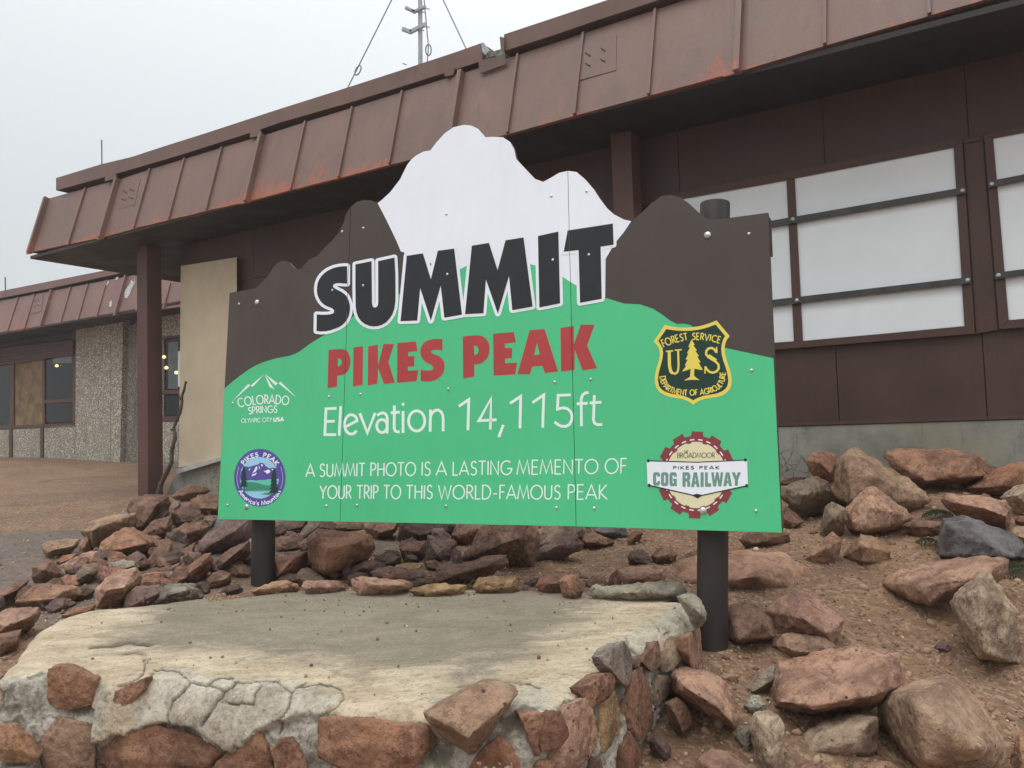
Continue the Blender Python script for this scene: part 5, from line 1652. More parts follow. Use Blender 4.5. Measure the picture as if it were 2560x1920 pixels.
loose(V1, [(740, 790), (760, 710), (850, 690), (940, 700), (970, 740), (880, 770), (760, 815)], [], 'gray', 'grey slab behind the big upright pink rock', )
loose(V1, [(975, 745), (1060, 640), (1150, 540), (1190, 560), (1160, 620), (1200, 680), (1110, 720), (1000, 750)], [], 'brown', 'dull brown slab leaning steeply right of the orange-brown rock')
loose(V1, [(1180, 700), (1260, 620), (1350, 570), (1345, 640), (1300, 690), (1190, 735)], [], 'brown', 'small brown slab right of the steep leaning slab')
loose(V1, [(1350, 640), (1380, 560), (1460, 490), (1560, 420), (1640, 395), (1735, 400), (1735, 540), (1600, 600), (1480, 665), (1360, 665)], [(1500, 560, .7), (1640, 480, .6)], 'purple', 'large maroon slab leaning behind the left sign post')
loose(V1, [(1465, 770), (1500, 690), (1580, 620), (1720, 560), (1735, 640), (1620, 740), (1510, 815), (1475, 800)], [(1560, 700, .9), (1660, 620, .8)], 'brown', 'long dark boulder leaning against the left side of the left post')
loose(V1, [(1220, 830), (1300, 740), (1420, 645), (1460, 640), (1475, 690), (1440, 770), (1350, 860), (1280, 868)], [(1370, 740, .8)], 'red', 'reddish brown slanting rock left of the long dark boulder')
loose(V1, [(965, 860), (985, 790), (1060, 775), (1190, 790), (1230, 800), (1160, 850), (1010, 870)], [], 'red', 'flat reddish rock right of the upright pink rock')
loose(V1, [(975, 780), (1100, 745), (1250, 715), (1200, 768), (1050, 795)], [], 'brown', 'thin brown slab lying just above the flat reddish rock')
loose(V1, [(665, 1030), (665, 900), (720, 830), (800, 770), (940, 750), (975, 800), (975, 850), (880, 890), (855, 970), (820, 1030)], [(860, 880, .9), (740, 900, .8), (900, 800, .4)], 'pink', 'big upright pink rock standing at the back left edge of the platform')
loose(V1, [(850, 1030), (870, 930), (940, 875), (1100, 865), (1140, 880), (1060, 940), (1040, 1020)], [], 'purple', 'purple-brown slab between the upright pink rock and the craggy grey rock')
loose(V1, [(1045, 1010), (1070, 930), (1180, 860), (1330, 860), (1390, 900), (1405, 960), (1300, 980), (1150, 1000)], [(1180, 930, .9), (1290, 900, .8)], 'gray', 'craggy grey rock touching the back of the platform, left of the left post', rough=1.5)
loose(V1, [(100, 985), (160, 930), (230, 880), (330, 850), (430, 865), (540, 880), (560, 930), (480, 970), (370, 1030), (270, 1025)], [(370, 960, .9), (300, 900, .5), (440, 910, .7)], 'orange', 'large orange-tan rock lying at the left edge, above the block in the corner')
loose(V1, [(-120, 1100), (60, 1030), (270, 1018), (278, 1060), (235, 1140), (40, 1240), (-120, 1300)], [(40, 1150, .9), (60, 1080, .4), (220, 1080, .7)], 'pink', 'squared pinkish block cut by the left picture edge, beside the platform')
loose(V1, [(-80, 960), (30, 880), (110, 830), (200, 830), (180, 880), (40, 960), (0, 1005)], [], 'brown', 'dark flat rock at the left picture edge above the orange-tan rock')
loose(V1, [(-60, 1020), (-40, 940), (20, 930), (38, 1000), (10, 1040)], [], 'purple', 'small dark rock at the very left edge, over the squared block')
loose(V1, [(1500, 935), (1570, 870), (1640, 855), (1680, 890), (1620, 925)], [], 'dark', 'small dark brown rock at the foot of the left post')
loose(V1, [(105, 1000), (120, 900), (190, 860), (240, 880), (160, 960)], [], 'brown', 'narrow grey-brown stone behind the large orange-tan rock')
loose(V1, [(1470, 480), (1500, 400), (1560, 385), (1600, 420), (1540, 470)], [], 'blue', 'bluish grey stone wedged under the lower left corner of the sign')
loose(V1, [(820, 380), (860, 345), (950, 335), (960, 380), (900, 400)], [], 'gray', 'small pale grey stone left of the large column-side rock')
loose(V1, [(1100, 620), (1180, 560), (1290, 585), (1260, 640), (1160, 690)], [], 'dark', 'dark stone in the gap beneath the wedge-shaped rock')
loose(V1, [(1420, 450), (1430, 410), (1480, 385), (1520, 400), (1480, 470)], [], 'brown', 'small brown stone beside the bluish grey one at the sign corner')
loose(V1, [(640, 760), (740, 740), (750, 830), (690, 860), (640, 830)], [], 'pink', 'small rough pink stone left of the grey slab')
loose(V1, [(-60, 1215), (40, 1235), (150, 1170), (120, 1290), (-60, 1400)], [], 'brown', 'low brown stone at the left edge against the platform side')
loose(V1, [(430, 1075), (500, 1030), (660, 1000), (650, 1035), (520, 1080)], [], 'red', 'thin reddish stone lying along the back left side of the platform')
# under the sign
loose(V2, [(510, 235), (520, 190), (590, 130), (740, 130), (740, 190), (700, 220), (620, 248)], [], 'dark', 'dark brown rock under the sign immediately right of the left post')
loose(V2, [(660, 280), (720, 190), (780, 130), (860, 130), (830, 200), (760, 270)], [], 'olive', 'olive slab leaning upward under the sign, left of the largest red boulder')
loose(V2, [(505, 300), (560, 250), (650, 245), (740, 285), (740, 350), (640, 370), (505, 392)], [], 'brown', 'brown rock stacked on the red block beside the left post')
loose(V2, [(498, 400), (600, 385), (740, 355), (748, 450), (680, 500), (640, 560), (498, 575)], [(620, 430, .8), (560, 500, .9)], 'red', 'red angular block right of the left post')
loose(V2, [(745, 290), (765, 255), (800, 210), (860, 205), (1000, 215), (1150, 230), (1190, 250), (1213, 330), (1180, 390), (1000, 480), (910, 548), (850, 530), (780, 490), (750, 400)], [(880, 340, .9), (1080, 300, .7), (870, 480, .8), (850, 240, .2)], 'rust', 'largest reddish boulder under the middle of the sign')
loose(V2, [(655, 545), (700, 480), (745, 465), (790, 500), (890, 560), (700, 600)], [], 'olive', 'small olive triangular rock in front of the largest red boulder')
loose(V2, [(975, 545), (1050, 470), (1160, 415), (1270, 425), (1300, 490), (1180, 530), (1010, 552)], [(1120, 470, .7)], 'purple', 'purple-brown flat-topped rock right of the largest red boulder')
loose(V2, [(1350, 455), (1440, 435), (1540, 435), (1540, 510), (1460, 532), (1370, 495)], [], 'ochre', 'small yellow-ochre rock under the sign centre')
loose(V2, [(1140, 200), (1200, 130), (1380, 130), (1380, 180), (1350, 215), (1280, 272), (1200, 272)], [], 'brown', 'dark rock behind and right of the largest red boulder, below the sign edge')
loose(V2, [(1365, 290), (1385, 130), (1600, 130), (1640, 200), (1640, 240), (1560, 275), (1440, 295)], [], 'dark', 'blackish block under the sign centre, above the small brown cube')
loose(V2, [(1375, 330), (1440, 290), (1560, 280), (1562, 400), (1500, 428), (1400, 395)], [], 'brown', 'small brown cube-shaped rock left of the pointed purple rock')
loose(V2, [(1550, 430), (1575, 243), (1650, 290), (1730, 300), (1740, 380), (1690, 472), (1570, 465)], [(1640, 380, .7), (1590, 300, .4)], 'purple', 'pointed purple-grey rock standing up under the sign')
loose(V2, [(1735, 240), (1800, 150), (1980, 150), (1920, 250), (1850, 305), (1760, 270)], [], 'brown', 'brown tapered rock right above the pointed purple rock')
loose(V2, [(1720, 490), (1750, 330), (1800, 350), (1815, 420), (1770, 480)], [], 'purple', 'narrow grey stone squeezed right of the pointed purple rock')
loose(V2, [(1810, 410), (1890, 280), (1970, 170), (2120, 140), (2260, 140), (2330, 230), (2340, 330), (2290, 470), (2140, 470), (1900, 440)], [(2100, 300, .9), (2220, 260, .8), (1960, 360, .7)], 'brown', 'wide rough brown boulder under the sign, right of centre', rough=1.6)
loose(V2, [(1610, 585), (1640, 500), (1800, 440), (1980, 400), (2120, 380), (2125, 440), (1960, 540), (1760, 595)], [(1780, 510, .8), (1980, 460, .8)], 'brown', 'long dark brown rock sloping down to the platform back edge, under the sign centre')
loose(V2, [(1210, 520), (1290, 490), (1420, 510), (1450, 560), (1300, 560)], [], 'red', 'low reddish stone in front of the yellow-ochre rock')
loose(V2, [(1240, 400), (1290, 345), (1370, 350), (1390, 400), (1330, 440)], [], 'dark', 'small dark stone between the red boulder and the brown cube')
loose(V2, [(1460, 590), (1500, 540), (1620, 540), (1640, 580), (1560, 600)], [], 'dark', 'low dark stone behind the flat yellowish edging stone')
loose(V2, [(930, 200), (960, 150), (1050, 140), (1130, 160), (1140, 215), (1040, 225)], [], 'brown', 'brown stone peeking over the top of the largest red boulder')
loose(V3, [(365, 650), (400, 600), (500, 520), (650, 450), (760, 455), (820, 510), (800, 545), (600, 600), (430, 645)], [(620, 520, .6)], 'purple', 'long brown slab half sunk in gravel under the sign, right of centre')
loose(V3, [(430, 540), (490, 420), (600, 360), (880, 360), (890, 420), (760, 455), (600, 500)], [], 'olive', 'brown-olive slab behind the half-sunk slab, touching the sign edge')
loose(V3, [(770, 460), (800, 405), (900, 420), (1030, 465), (1060, 490), (930, 535), (820, 530)], [], 'brown', 'flat orange-brown stone lying on gravel under the right third of the sign')
loose(V3, [(1165, 600), (1190, 565), (1280, 545), (1340, 600), (1368, 675), (1280, 685), (1180, 660)], [], 'dark', 'dark rounded stone sitting alone on the gravel left of the right post')
loose(V3, [(1350, 600), (1420, 530), (1500, 540), (1560, 590), (1520, 660), (1385, 680)], [], 'brown', 'brown stone directly right of the dark rounded stone')
loose(V3, [(1540, 650), (1640, 580), (1740, 540), (1800, 600), (1740, 680), (1600, 680)], [], 'brown', 'low brown stone just left of the right post, behind the edging stones')
loose(V3, [(900, 400), (1000, 360), (1150, 370), (1180, 430), (1060, 470), (960, 455)], [], 'blue', 'dark bluish rock just below the sign edge, left of the right post')
loose(V3, [(1165, 500), (1170, 440), (1220, 400), (1290, 420), (1210, 515)], [], 'brown', 'small thin brown stone standing right of the bluish rock')
loose(V3, [(880, 860), (830, 820), (900, 750), (990, 780), (1000, 850)], [], 'brown', 'brown stone behind the two-lobed pink edging stone')
loose(V3, [(1000, 840), (1040, 740), (1090, 700), (1120, 800), (1110, 845)], [], 'brown', 'dark brown stone left of the flat pink-tan block')
loose(V3, [(360, 835), (400, 790), (460, 770), (450, 830), (400, 842)], [], 'dark', 'small dark stone between the ochre and the two-lobed edging stones')
# right of the post
loose(None, [(1655, 1450), (1700, 1405), (1760, 1388), (1860, 1376), (1960, 1388), (2010, 1420), (2032, 1455), (2015, 1500), (1960, 1530), (1830, 1545), (1700, 1515)], [(1780, 1460, .8), (1900, 1440, .8), (1980, 1470, .6)], 'pink', 'wide half-buried speckled pink boulder directly behind the right post', rough=.8, depth=4.05)
loose(V4, [(275, 440), (360, 370), (430, 330), (490, 305), (500, 350), (525, 400), (480, 445), (300, 455)], [], 'ochre', 'ochre rock touching the sign right edge, below the foundation')
loose(V4, [(485, 320), (540, 255), (620, 240), (730, 280), (745, 310), (725, 370), (690, 518), (640, 482), (530, 420)], [(600, 340, .8), (680, 420, .7)], 'rust', 'brown-orange rock resting between the ochre rock and the large triangular boulder')
loose(V4, [(270, 490), (400, 450), (490, 450), (460, 490), (360, 515)], [], 'dark', 'thin dark stone below the ochre rock')
loose(V4, [(275, 590), (300, 530), (450, 480), (580, 448), (660, 490), (695, 560), (680, 640), (600, 745), (500, 772), (430, 735), (330, 650)], [(470, 590, .9), (440, 680, .7), (600, 560, .6)], 'olive', 'olive-brown boulder with a dark shaded right side, next to the sign right edge')
loose(V4, [(710, 560), (740, 340), (770, 270), (880, 220), (960, 270), (1100, 360), (1290, 470), (1400, 560), (1465, 630), (1370, 705), (1300, 725), (1000, 700), (830, 692), (700, 600)], [(1000, 440, .8), (790, 310, .9), (860, 640, 1.0), (1280, 640, .5)], 'tan', 'large triangular tan boulder with a dark left face, below the window wall')
loose(V4, [(805, 700), (880, 620), (980, 540), (1040, 528), (1120, 600), (1250, 690), (1345, 775), (1200, 862), (1000, 908), (860, 880), (815, 850)], [(1000, 690, .9), (920, 870, 1.0), (1010, 560, .3), (1180, 780, .5)], 'pink', 'pinkish purple wedge-shaped rock in front of the large triangular boulder')
loose(V4, [(1105, 290), (1120, 242), (1300, 235), (1600, 235), (1700, 250), (1860, 280), (1920, 350), (1970, 412), (1880, 482), (1700, 520), (1400, 520), (1250, 462), (1170, 380)], [(1800, 310, .8), (1870, 440, .9), (1450, 480, .9), (1600, 420, .9), (1300, 300, .5)], 'rust', 'long brown-orange boulder lying against the foundation under the window')
loose(V4, [(1757, 540), (1850, 480), (1980, 440), (2000, 390), (2120, 345), (2330, 330), (2340, 520), (2060, 605), (1900, 592)], [(1950, 530, .9), (2100, 420, .5)], 'red', 'red-brown flat rock reaching in from the right edge, below the foundation')
loose(V4, [(1553, 620), (1600, 580), (1800, 595), (2060, 630), (2115, 700), (2090, 835), (2060, 868), (1900, 790), (1700, 730), (1590, 690)], [(1900, 700, .8), (1650, 650, .6), (2060, 760, .8)], 'pink', 'pink-orange oblong rock above the blue-grey rock')
loose(V4, [(2030, 610), (2120, 530), (2212, 505), (2330, 500), (2330, 750), (2120, 745), (2100, 680)], [(2160, 600, .7)], 'pale', 'pale tan rock at the right picture edge beside the oblong pink-orange rock')
loose(V4, [(1515, 1095), (1570, 768), (1780, 775), (1950, 850), (2140, 920), (2230, 1000), (2260, 1090), (2000, 1110), (1700, 1110), (1600, 1100)], [(1600, 830, .8), (1580, 1070, .8), (2050, 930, .6), (2120, 1080, .7)], 'blue', 'flat-faced blue-grey rock at the right edge')
loose(V4, [(595, 900), (640, 690), (690, 648), (800, 700), (815, 790), (770, 900), (640, 935)], [(700, 780, .7)], 'olive', 'mottled olive and tan rock left of the pinkish purple wedge rock')
loose(V4, [(488, 1095), (560, 1010), (700, 880), (775, 950), (735, 1130), (600, 1175)], [(660, 1010, .6)], 'pink', 'smooth pink rock half buried below the mottled olive and tan rock', rough=.7)
loose(V4, [(780, 1085), (870, 970), (920, 895), (1050, 930), (1160, 1040), (1130, 1125), (900, 1145)], [(920, 1000, .9), (930, 1110, .7)], 'tan', 'half-buried tan rock with a ridge, right of the smooth buried pink rock')
loose(V4, [(1245, 835), (1300, 800), (1440, 793), (1588, 808), (1560, 900), (1410, 938), (1350, 902)], [(1480, 850, .6)], 'brown', 'low flat brown rock left of the blue-grey rock')
loose(V4, [(-40, 940), (60, 880), (260, 880), (360, 890), (360, 950), (180, 1000), (0, 990)], [], 'brown', 'low weathered brown rock under the lower right corner of the sign', rough=1.3)
loose(V4, [(300, 780), (330, 680), (400, 730), (470, 800), (400, 840), (310, 850)], [], 'brown', 'low brown rock between the sign edge and the olive-brown boulder')
loose(V4, [(1100, 1290), (1150, 1270), (1230, 1200), (1400, 1140), (1700, 1090), (2000, 1083), (2082, 1110), (2070, 1200), (1990, 1290), (1860, 1330), (1600, 1445), (1500, 1475), (1300, 1450), (1210, 1390)], [(1400, 1310, .9), (1880, 1230, .8), (1260, 1250, .6), (1450, 1440, .9), (1700, 1150, .3)], 'pink', 'long pink layered rock with an overhanging dark underside, right of the bare gravel')
loose(V5, [(1695, 150), (1740, 100), (1830, 25), (1910, -60), (1960, -75), (2040, 40), (2110, 140), (2165, 220), (2180, 400), (2185, 565), (2060, 580), (1890, 548), (1800, 385)], [(1890, 90, .9), (1930, 500, .9), (1870, 380, .8), (2080, 420, .4)], 'pale', 'tall slanting pale rock with a sharp ridge, near the right edge')
loose(V4, [(2090, 900), (2130, 850), (2260, 830), (2300, 960), (2200, 1000), (2140, 930)], [], 'tan', 'tan rock corner at the right edge behind the blue-grey rock')
loose(V4, [(2140, 800), (2150, 765), (2260, 750), (2270, 830), (2180, 830)], [], 'red', 'small reddish stone at the right edge above the blue-grey rock')
loose(V4, [(685, 640), (700, 590), (830, 690), (830, 720), (760, 690)], [], 'brown', 'thin brown stone wedged under the large triangular boulder')
loose(V5, [(160, 400), (170, 200), (200, 165), (290, 150), (380, 190), (470, 280), (492, 395), (350, 430), (215, 438)], [(230, 300, .5), (240, 420, .9), (400, 300, .7), (480, 390, .6)], 'brown', 'brown angular block standing right beside the right post')
loose(V5, [(432, 220), (500, 150), (640, 75), (720, 90), (860, 190), (968, 270), (960, 345), (890, 448), (800, 400), (600, 385), (488, 382)], [(690, 270, .9), (840, 370, .9), (560, 240, .5), (620, 130, .2)], 'pink', 'pink sloping slab rock with a sharp front edge, right of the angular block')
loose(V5, [(470, 450), (540, 378), (640, 385), (820, 395), (905, 455), (890, 505), (700, 530), (600, 550)], [], 'tan', 'low knobbly tan rock above the large pink rectangular rock')
loose(V5, [(463, 740), (495, 620), (520, 570), (640, 545), (830, 520), (1040, 490), (1130, 482), (1220, 510), (1330, 515), (1380, 590), (1428, 712), (1270, 795), (1180, 882), (800, 922), (560, 938), (480, 892), (475, 800)], [(760, 870, .9), (980, 780, .8), (900, 590, .4), (520, 840, .8), (1170, 800, .8), (1280, 620, .4), (560, 650, .5)], 'pink', 'large pink rectangular rock lying in the gravel, lower right')
loose(V5, [(1195, 890), (1230, 830), (1275, 775), (1400, 720), (1530, 690), (1640, 672), (1740, 672), (1810, 735), (1900, 880), (2000, 980), (2080, 1120), (2098, 1190), (2060, 1330), (1960, 1420), (1600, 1440), (1440, 1310), (1300, 1120), (1240, 1000)], [(1450, 820, .8), (1700, 760, .5), (1650, 1000, .95), (1900, 1150, .8), (1300, 900, .5), (1550, 1250, .9)], (.46, .325, .225), 'biggest rounded tan boulder at the bottom right', rough=.6, round_=4, cuts=3)
loose(V5, [(598, 1170), (610, 1120), (640, 1085), (820, 1000), (950, 970), (1100, 942), (1200, 932), (1232, 1000), (1218, 1120), (1190, 1212), (1000, 1268), (800, 1252), (650, 1232)], [], 'pale', 'pale mottled rounded rock at the bottom, left of the biggest boulder', rough=.9, round_=3, cuts=4)
loose(V5, [(313, 990), (340, 930), (440, 908), (520, 940), (556, 1020), (545, 1120), (552, 1250), (520, 1360), (370, 1360), (355, 1200), (360, 1060)], [], 'pale', 'upright pinkish tan rock at the bottom edge, left of the pale mottled rock')
loose(V5, [(288, 740), (370, 660), (490, 595), (495, 700), (400, 760)], [], 'gray', 'small grey stone against the left end of the large pink rectangular rock')
loose(V5, [(268, 870), (330, 798), (390, 803), (432, 860), (420, 905), (340, 925)], [], 'quartz', 'small pale greenish quartz stone above the upright pinkish tan rock')
loose(V5, [(213, 1080), (260, 1018), (330, 1008), (352, 1070), (330, 1165), (270, 1170)], [], 'quartz', 'small mossy greenish stone left of the upright pinkish tan rock', rough=1.6)
loose(V5, [(110, 670), (180, 650), (240, 655), (230, 685), (150, 690)], [], 'tan', 'tiny flat stone on the gravel right of the platform corner')
loose(V5, [(1590, 460), (1640, 422), (1712, 460), (1690, 495), (1620, 490)], [], 'purple', 'small purple stone alone on the bare gravel')
loose(V5, [(2110, 1300), (2130, 1200), (2160, 1090), (2230, 1050), (2330, 1080), (2330, 1400), (2150, 1400)], [], 'orange', 'orange rock cut off by the lower right picture edge')
loose(V5, [(900, 1340), (930, 1292), (1100, 1265), (1250, 1258), (1360, 1300), (1330, 1400), (950, 1400)], [], 'pink', 'pink rock top at the bottom edge under the pale mottled rock')
loose(V5, [(600, 1330), (640, 1290), (700, 1272), (820, 1275), (850, 1330), (740, 1380)], [], 'pink', 'small pink rock top at the bottom edge, left of the other pink rock top')
loose(V5, [(-60, 1330), (-40, 1230), (60, 1165), (180, 1205), (280, 1300), (200, 1400), (0, 1400)], [], 'pink', 'speckled pink rock at the bottom edge beside the platform corner')
loose(V6, [(1350, 905), (1365, 880), (1440, 875), (1540, 880), (1620, 888), (1760, 962), (1850, 1110), (1885, 1240), (1862, 1352), (1700, 1255), (1500, 1140), (1370, 1045)], [(1480, 1020, .8), (1700, 1150, .9), (1600, 950, .5), (1830, 1280, .7)], 'pink', 'long speckled pink rock leaning down from the platform right side over a dark hollow')
loose(V6, [(1175, 1430), (1220, 1385), (1290, 1398), (1350, 1480), (1345, 1560), (1290, 1592), (1200, 1525)], [], 'purple', 'small purple stone at the foot of the platform right face')
loose(V6, [(1300, 1130), (1400, 1090), (1480, 1150), (1528, 1280), (1455, 1372), (1400, 1390), (1330, 1250)], [], 'brown', 'dark brown rock against the platform right face in the shaded hollow')
loose(V6, [(1380, 860), (1440, 730), (1500, 790), (1515, 868), (1440, 890)], [], 'olive', 'small grey stone under the platform lip, below the right corner')

def fillers(n, poly, seed, tints, label, r0=20, r1=40):
    rr = random.Random(seed)
    xs_ = [p[0] for p in poly]; ys_ = [p[1] for p in poly]
    k = 0
    while k < n:
        x, y = rr.uniform(min(xs_), max(xs_)), rr.uniform(min(ys_), max(ys_))
        if not pip(np.array([[x, y]]), poly)[0]: continue
        k += 1
        r_ = rr.uniform(r0, r1); el = rr.uniform(.45, .8); an = rr.uniform(-.7, .7)
        pts = []
        for q in range(7):
            a_ = 2 * math.pi * q / 7 + rr.uniform(-.25, .25)
            u_, v_ = r_ * math.cos(a_) * rr.uniform(.85, 1.1), r_ * el * math.sin(a_) * rr.uniform(.85, 1.1)
            pts.append((x + u_ * math.cos(an) - v_ * math.sin(an), y + u_ * math.sin(an) + v_ * math.cos(an)))
        tn = rr.choice(tints)
        o_ = make_rock('rock', pts, [], tn)
        c_ = np.array(pts).mean(0)
        best = min(LOOSE, key=lambda q: np.hypot(*(np.mean(q[1], axis=0) - c_)))
        full = best[0]['label']
        for cutw in (',', ' topping ', ' touching ', ' tucked ', ' wedged ', ' resting ', ' standing '):
            if len(full.split()) > 10 and cutw in full: full = full.split(cutw)[0]
        for cutw in (' beneath ', ' below ', ' behind ', ' between ', ' lying ', ' in the ', ' right of ', ' left of ', ' under ', ' leaning ', ' beside ', ' at the '):
            if len(full.split()) > 11 and cutw in full: full = full.split(cutw)[0]
        full = ' '.join(full.split()[:11]) if len(full.split()) <= 11 else None
        dv_ = c_ - np.mean(best[1], axis=0)
        rel = ('right of' if dv_[0] > 0 else 'left of') if abs(dv_[0]) > abs(dv_[1]) * 1.2 else ('below' if dv_[1] > 0 else 'above')
        col_ = {'brown': 'brown', 'dark': 'dark', 'red': 'reddish', 'purple': 'purplish', 'tan': 'tan'}[tn]
        size_ = 'tiny' if r_ < r0 + (r1 - r0) * .35 else 'small'
        lb_ = f'{size_} {col_} stone {rel} the {full}' if full else label
        if len(lb_.split()) > 16: lb_ = label
        tag(o_, lb_, 'rock', label.replace('stone', 'stones', 1).replace('filling a gap', 'filling gaps'))
fillers(64, [(110, 1480), (230, 1370), (330, 1290), (480, 1250), (560, 1290), (625, 1330), (625, 1440), (520, 1470), (380, 1480), (230, 1500), (120, 1530)], 11, ['brown', 'dark', 'brown', 'red', 'purple'], 'small brown stone filling a gap in the heap left of the left post')
fillers(46, [(680, 1310), (1130, 1310), (1140, 1440), (900, 1455), (690, 1455)], 12, ['dark', 'brown', 'dark', 'purple'], 'small dark stone filling a gap in the heap under the sign')
fillers(18, [(1960, 1180), (2560, 1150), (2560, 1260), (2400, 1250), (2200, 1230), (1960, 1300)], 13, ['brown', 'tan', 'brown'], 'small brown stone between the big rocks below the foundation', 14, 30)
# edging stones set along the back of the platform
for i, (tf, pts, ridge, tint) in enumerate([
    (V2, [(362, 640), (440, 585), (520, 563), (600, 556), (680, 588), (682, 618), (520, 638)], [], 'orange'),
    (V2, [(698, 600), (720, 560), (820, 565), (900, 555), (980, 560), (1008, 610), (900, 632), (760, 642)], [], 'pink'),
    (V2, [(1028, 560), (1060, 533), (1200, 545), (1400, 555), (1455, 570), (1462, 607), (1260, 642), (1110, 658), (1060, 610)], [], 'pink'),
    (V2, [(1440, 628), (1540, 588), (1680, 578), (1850, 588), (1832, 632), (1700, 658), (1560, 652)], [], 'ochre'),
    (V2, [(1885, 600), (1920, 543), (2060, 528), (2190, 533), (2205, 622), (2060, 642), (1900, 627)], [], 'ochre'),
    (V3, [(440, 830), (475, 762), (560, 742), (640, 742), (700, 755), (720, 820), (700, 870), (600, 890), (480, 880)], [], 'rust'),
    (V3, [(620, 800), (680, 748), (745, 748), (790, 800), (815, 880), (770, 925), (690, 938), (645, 890)], [], 'rust'),
    (V3, [(1085, 705), (1200, 688), (1330, 682), (1455, 680), (1475, 760), (1440, 825), (1300, 852), (1170, 862), (1120, 800)], [], 'pink')]):
    p_ = px(tf, pts)
    lowy = max(p[1] for p in p_)
    mx_ = sum(p[0] for p in p_) / len(p_)
    d = onz(mx_, lowy)[1]
    o = make_rock('edging_stone', p_, [], tint, parent=plat, depth=d + .0)
# grey cement lumps at the back right corner of the top
for pts in ([(818, 880), (870, 845), (960, 842), (1100, 855), (1240, 870), (1380, 840), (1480, 815), (1560, 825), (1612, 862), (1615, 935), (1400, 952), (1200, 950), (1050, 935), (850, 915)],
            [(1560, 920), (1640, 890), (1700, 905), (1750, 960), (1785, 1040), (1780, 1100), (1700, 1110), (1640, 1010), (1580, 960)]):
    p_ = px(V3, pts)
    mx_ = sum(p[0] for p in p_) / len(p_)
    make_rock('cement_lump', p_, [], 'mortar', parent=plat, depth=onz(mx_, max(p[1] for p in p_) - 4)[1] - .02, rough=1.2)
rg_ = np.random.default_rng(21)
ico_ = bmesh.new(); bmesh.ops.create_icosphere(ico_, subdivisions=1, radius=1)
iv = np.array([v.co[:] for v in ico_.verts]); if_ = [[v.index for v in f.verts] for f in ico_.faces]; ico_.free()
gv, gf, gt = [], [], []
inner = np.vstack([EC[::12] - OUTN[::12] * .04, B0])
while len(gt) < 420:
    p = rg_.uniform(inner.min(0), inner.max(0))
    if not pip(p[None, :], inner)[0]: continue
    if rg_.uniform() < .45: p = p + (B0[rg_.integers(0, len(B0))] - p) * rg_.uniform(.5, .95) * np.array([.0, 1.0])
    r_ = .0016 + .0055 * rg_.uniform() ** 4
    k = len(gt) * len(iv)
    gv.append(iv * r_ * rg_.uniform(.6, 1.2, 3) * (1 + rg_.uniform(-.25, .25, (len(iv), 1))) + np.array([p[0], p[1], ZP_TOP + r_ * .3]))
    gf += [[q + k for q in f] for f in if_]; gt.append(rg_.uniform())
gr_ = mk('grit', np.vstack(gv), gf, MAT['gravel'], origin=vec(E0.mean(0)[0], E0.mean(0)[1], ZP_TOP), attrs={'tone': np.repeat(gt, len(iv))})
tag(gr_, 'fine grit and crumbs scattered on the cement top of the platform', 'grit', kind='stuff')
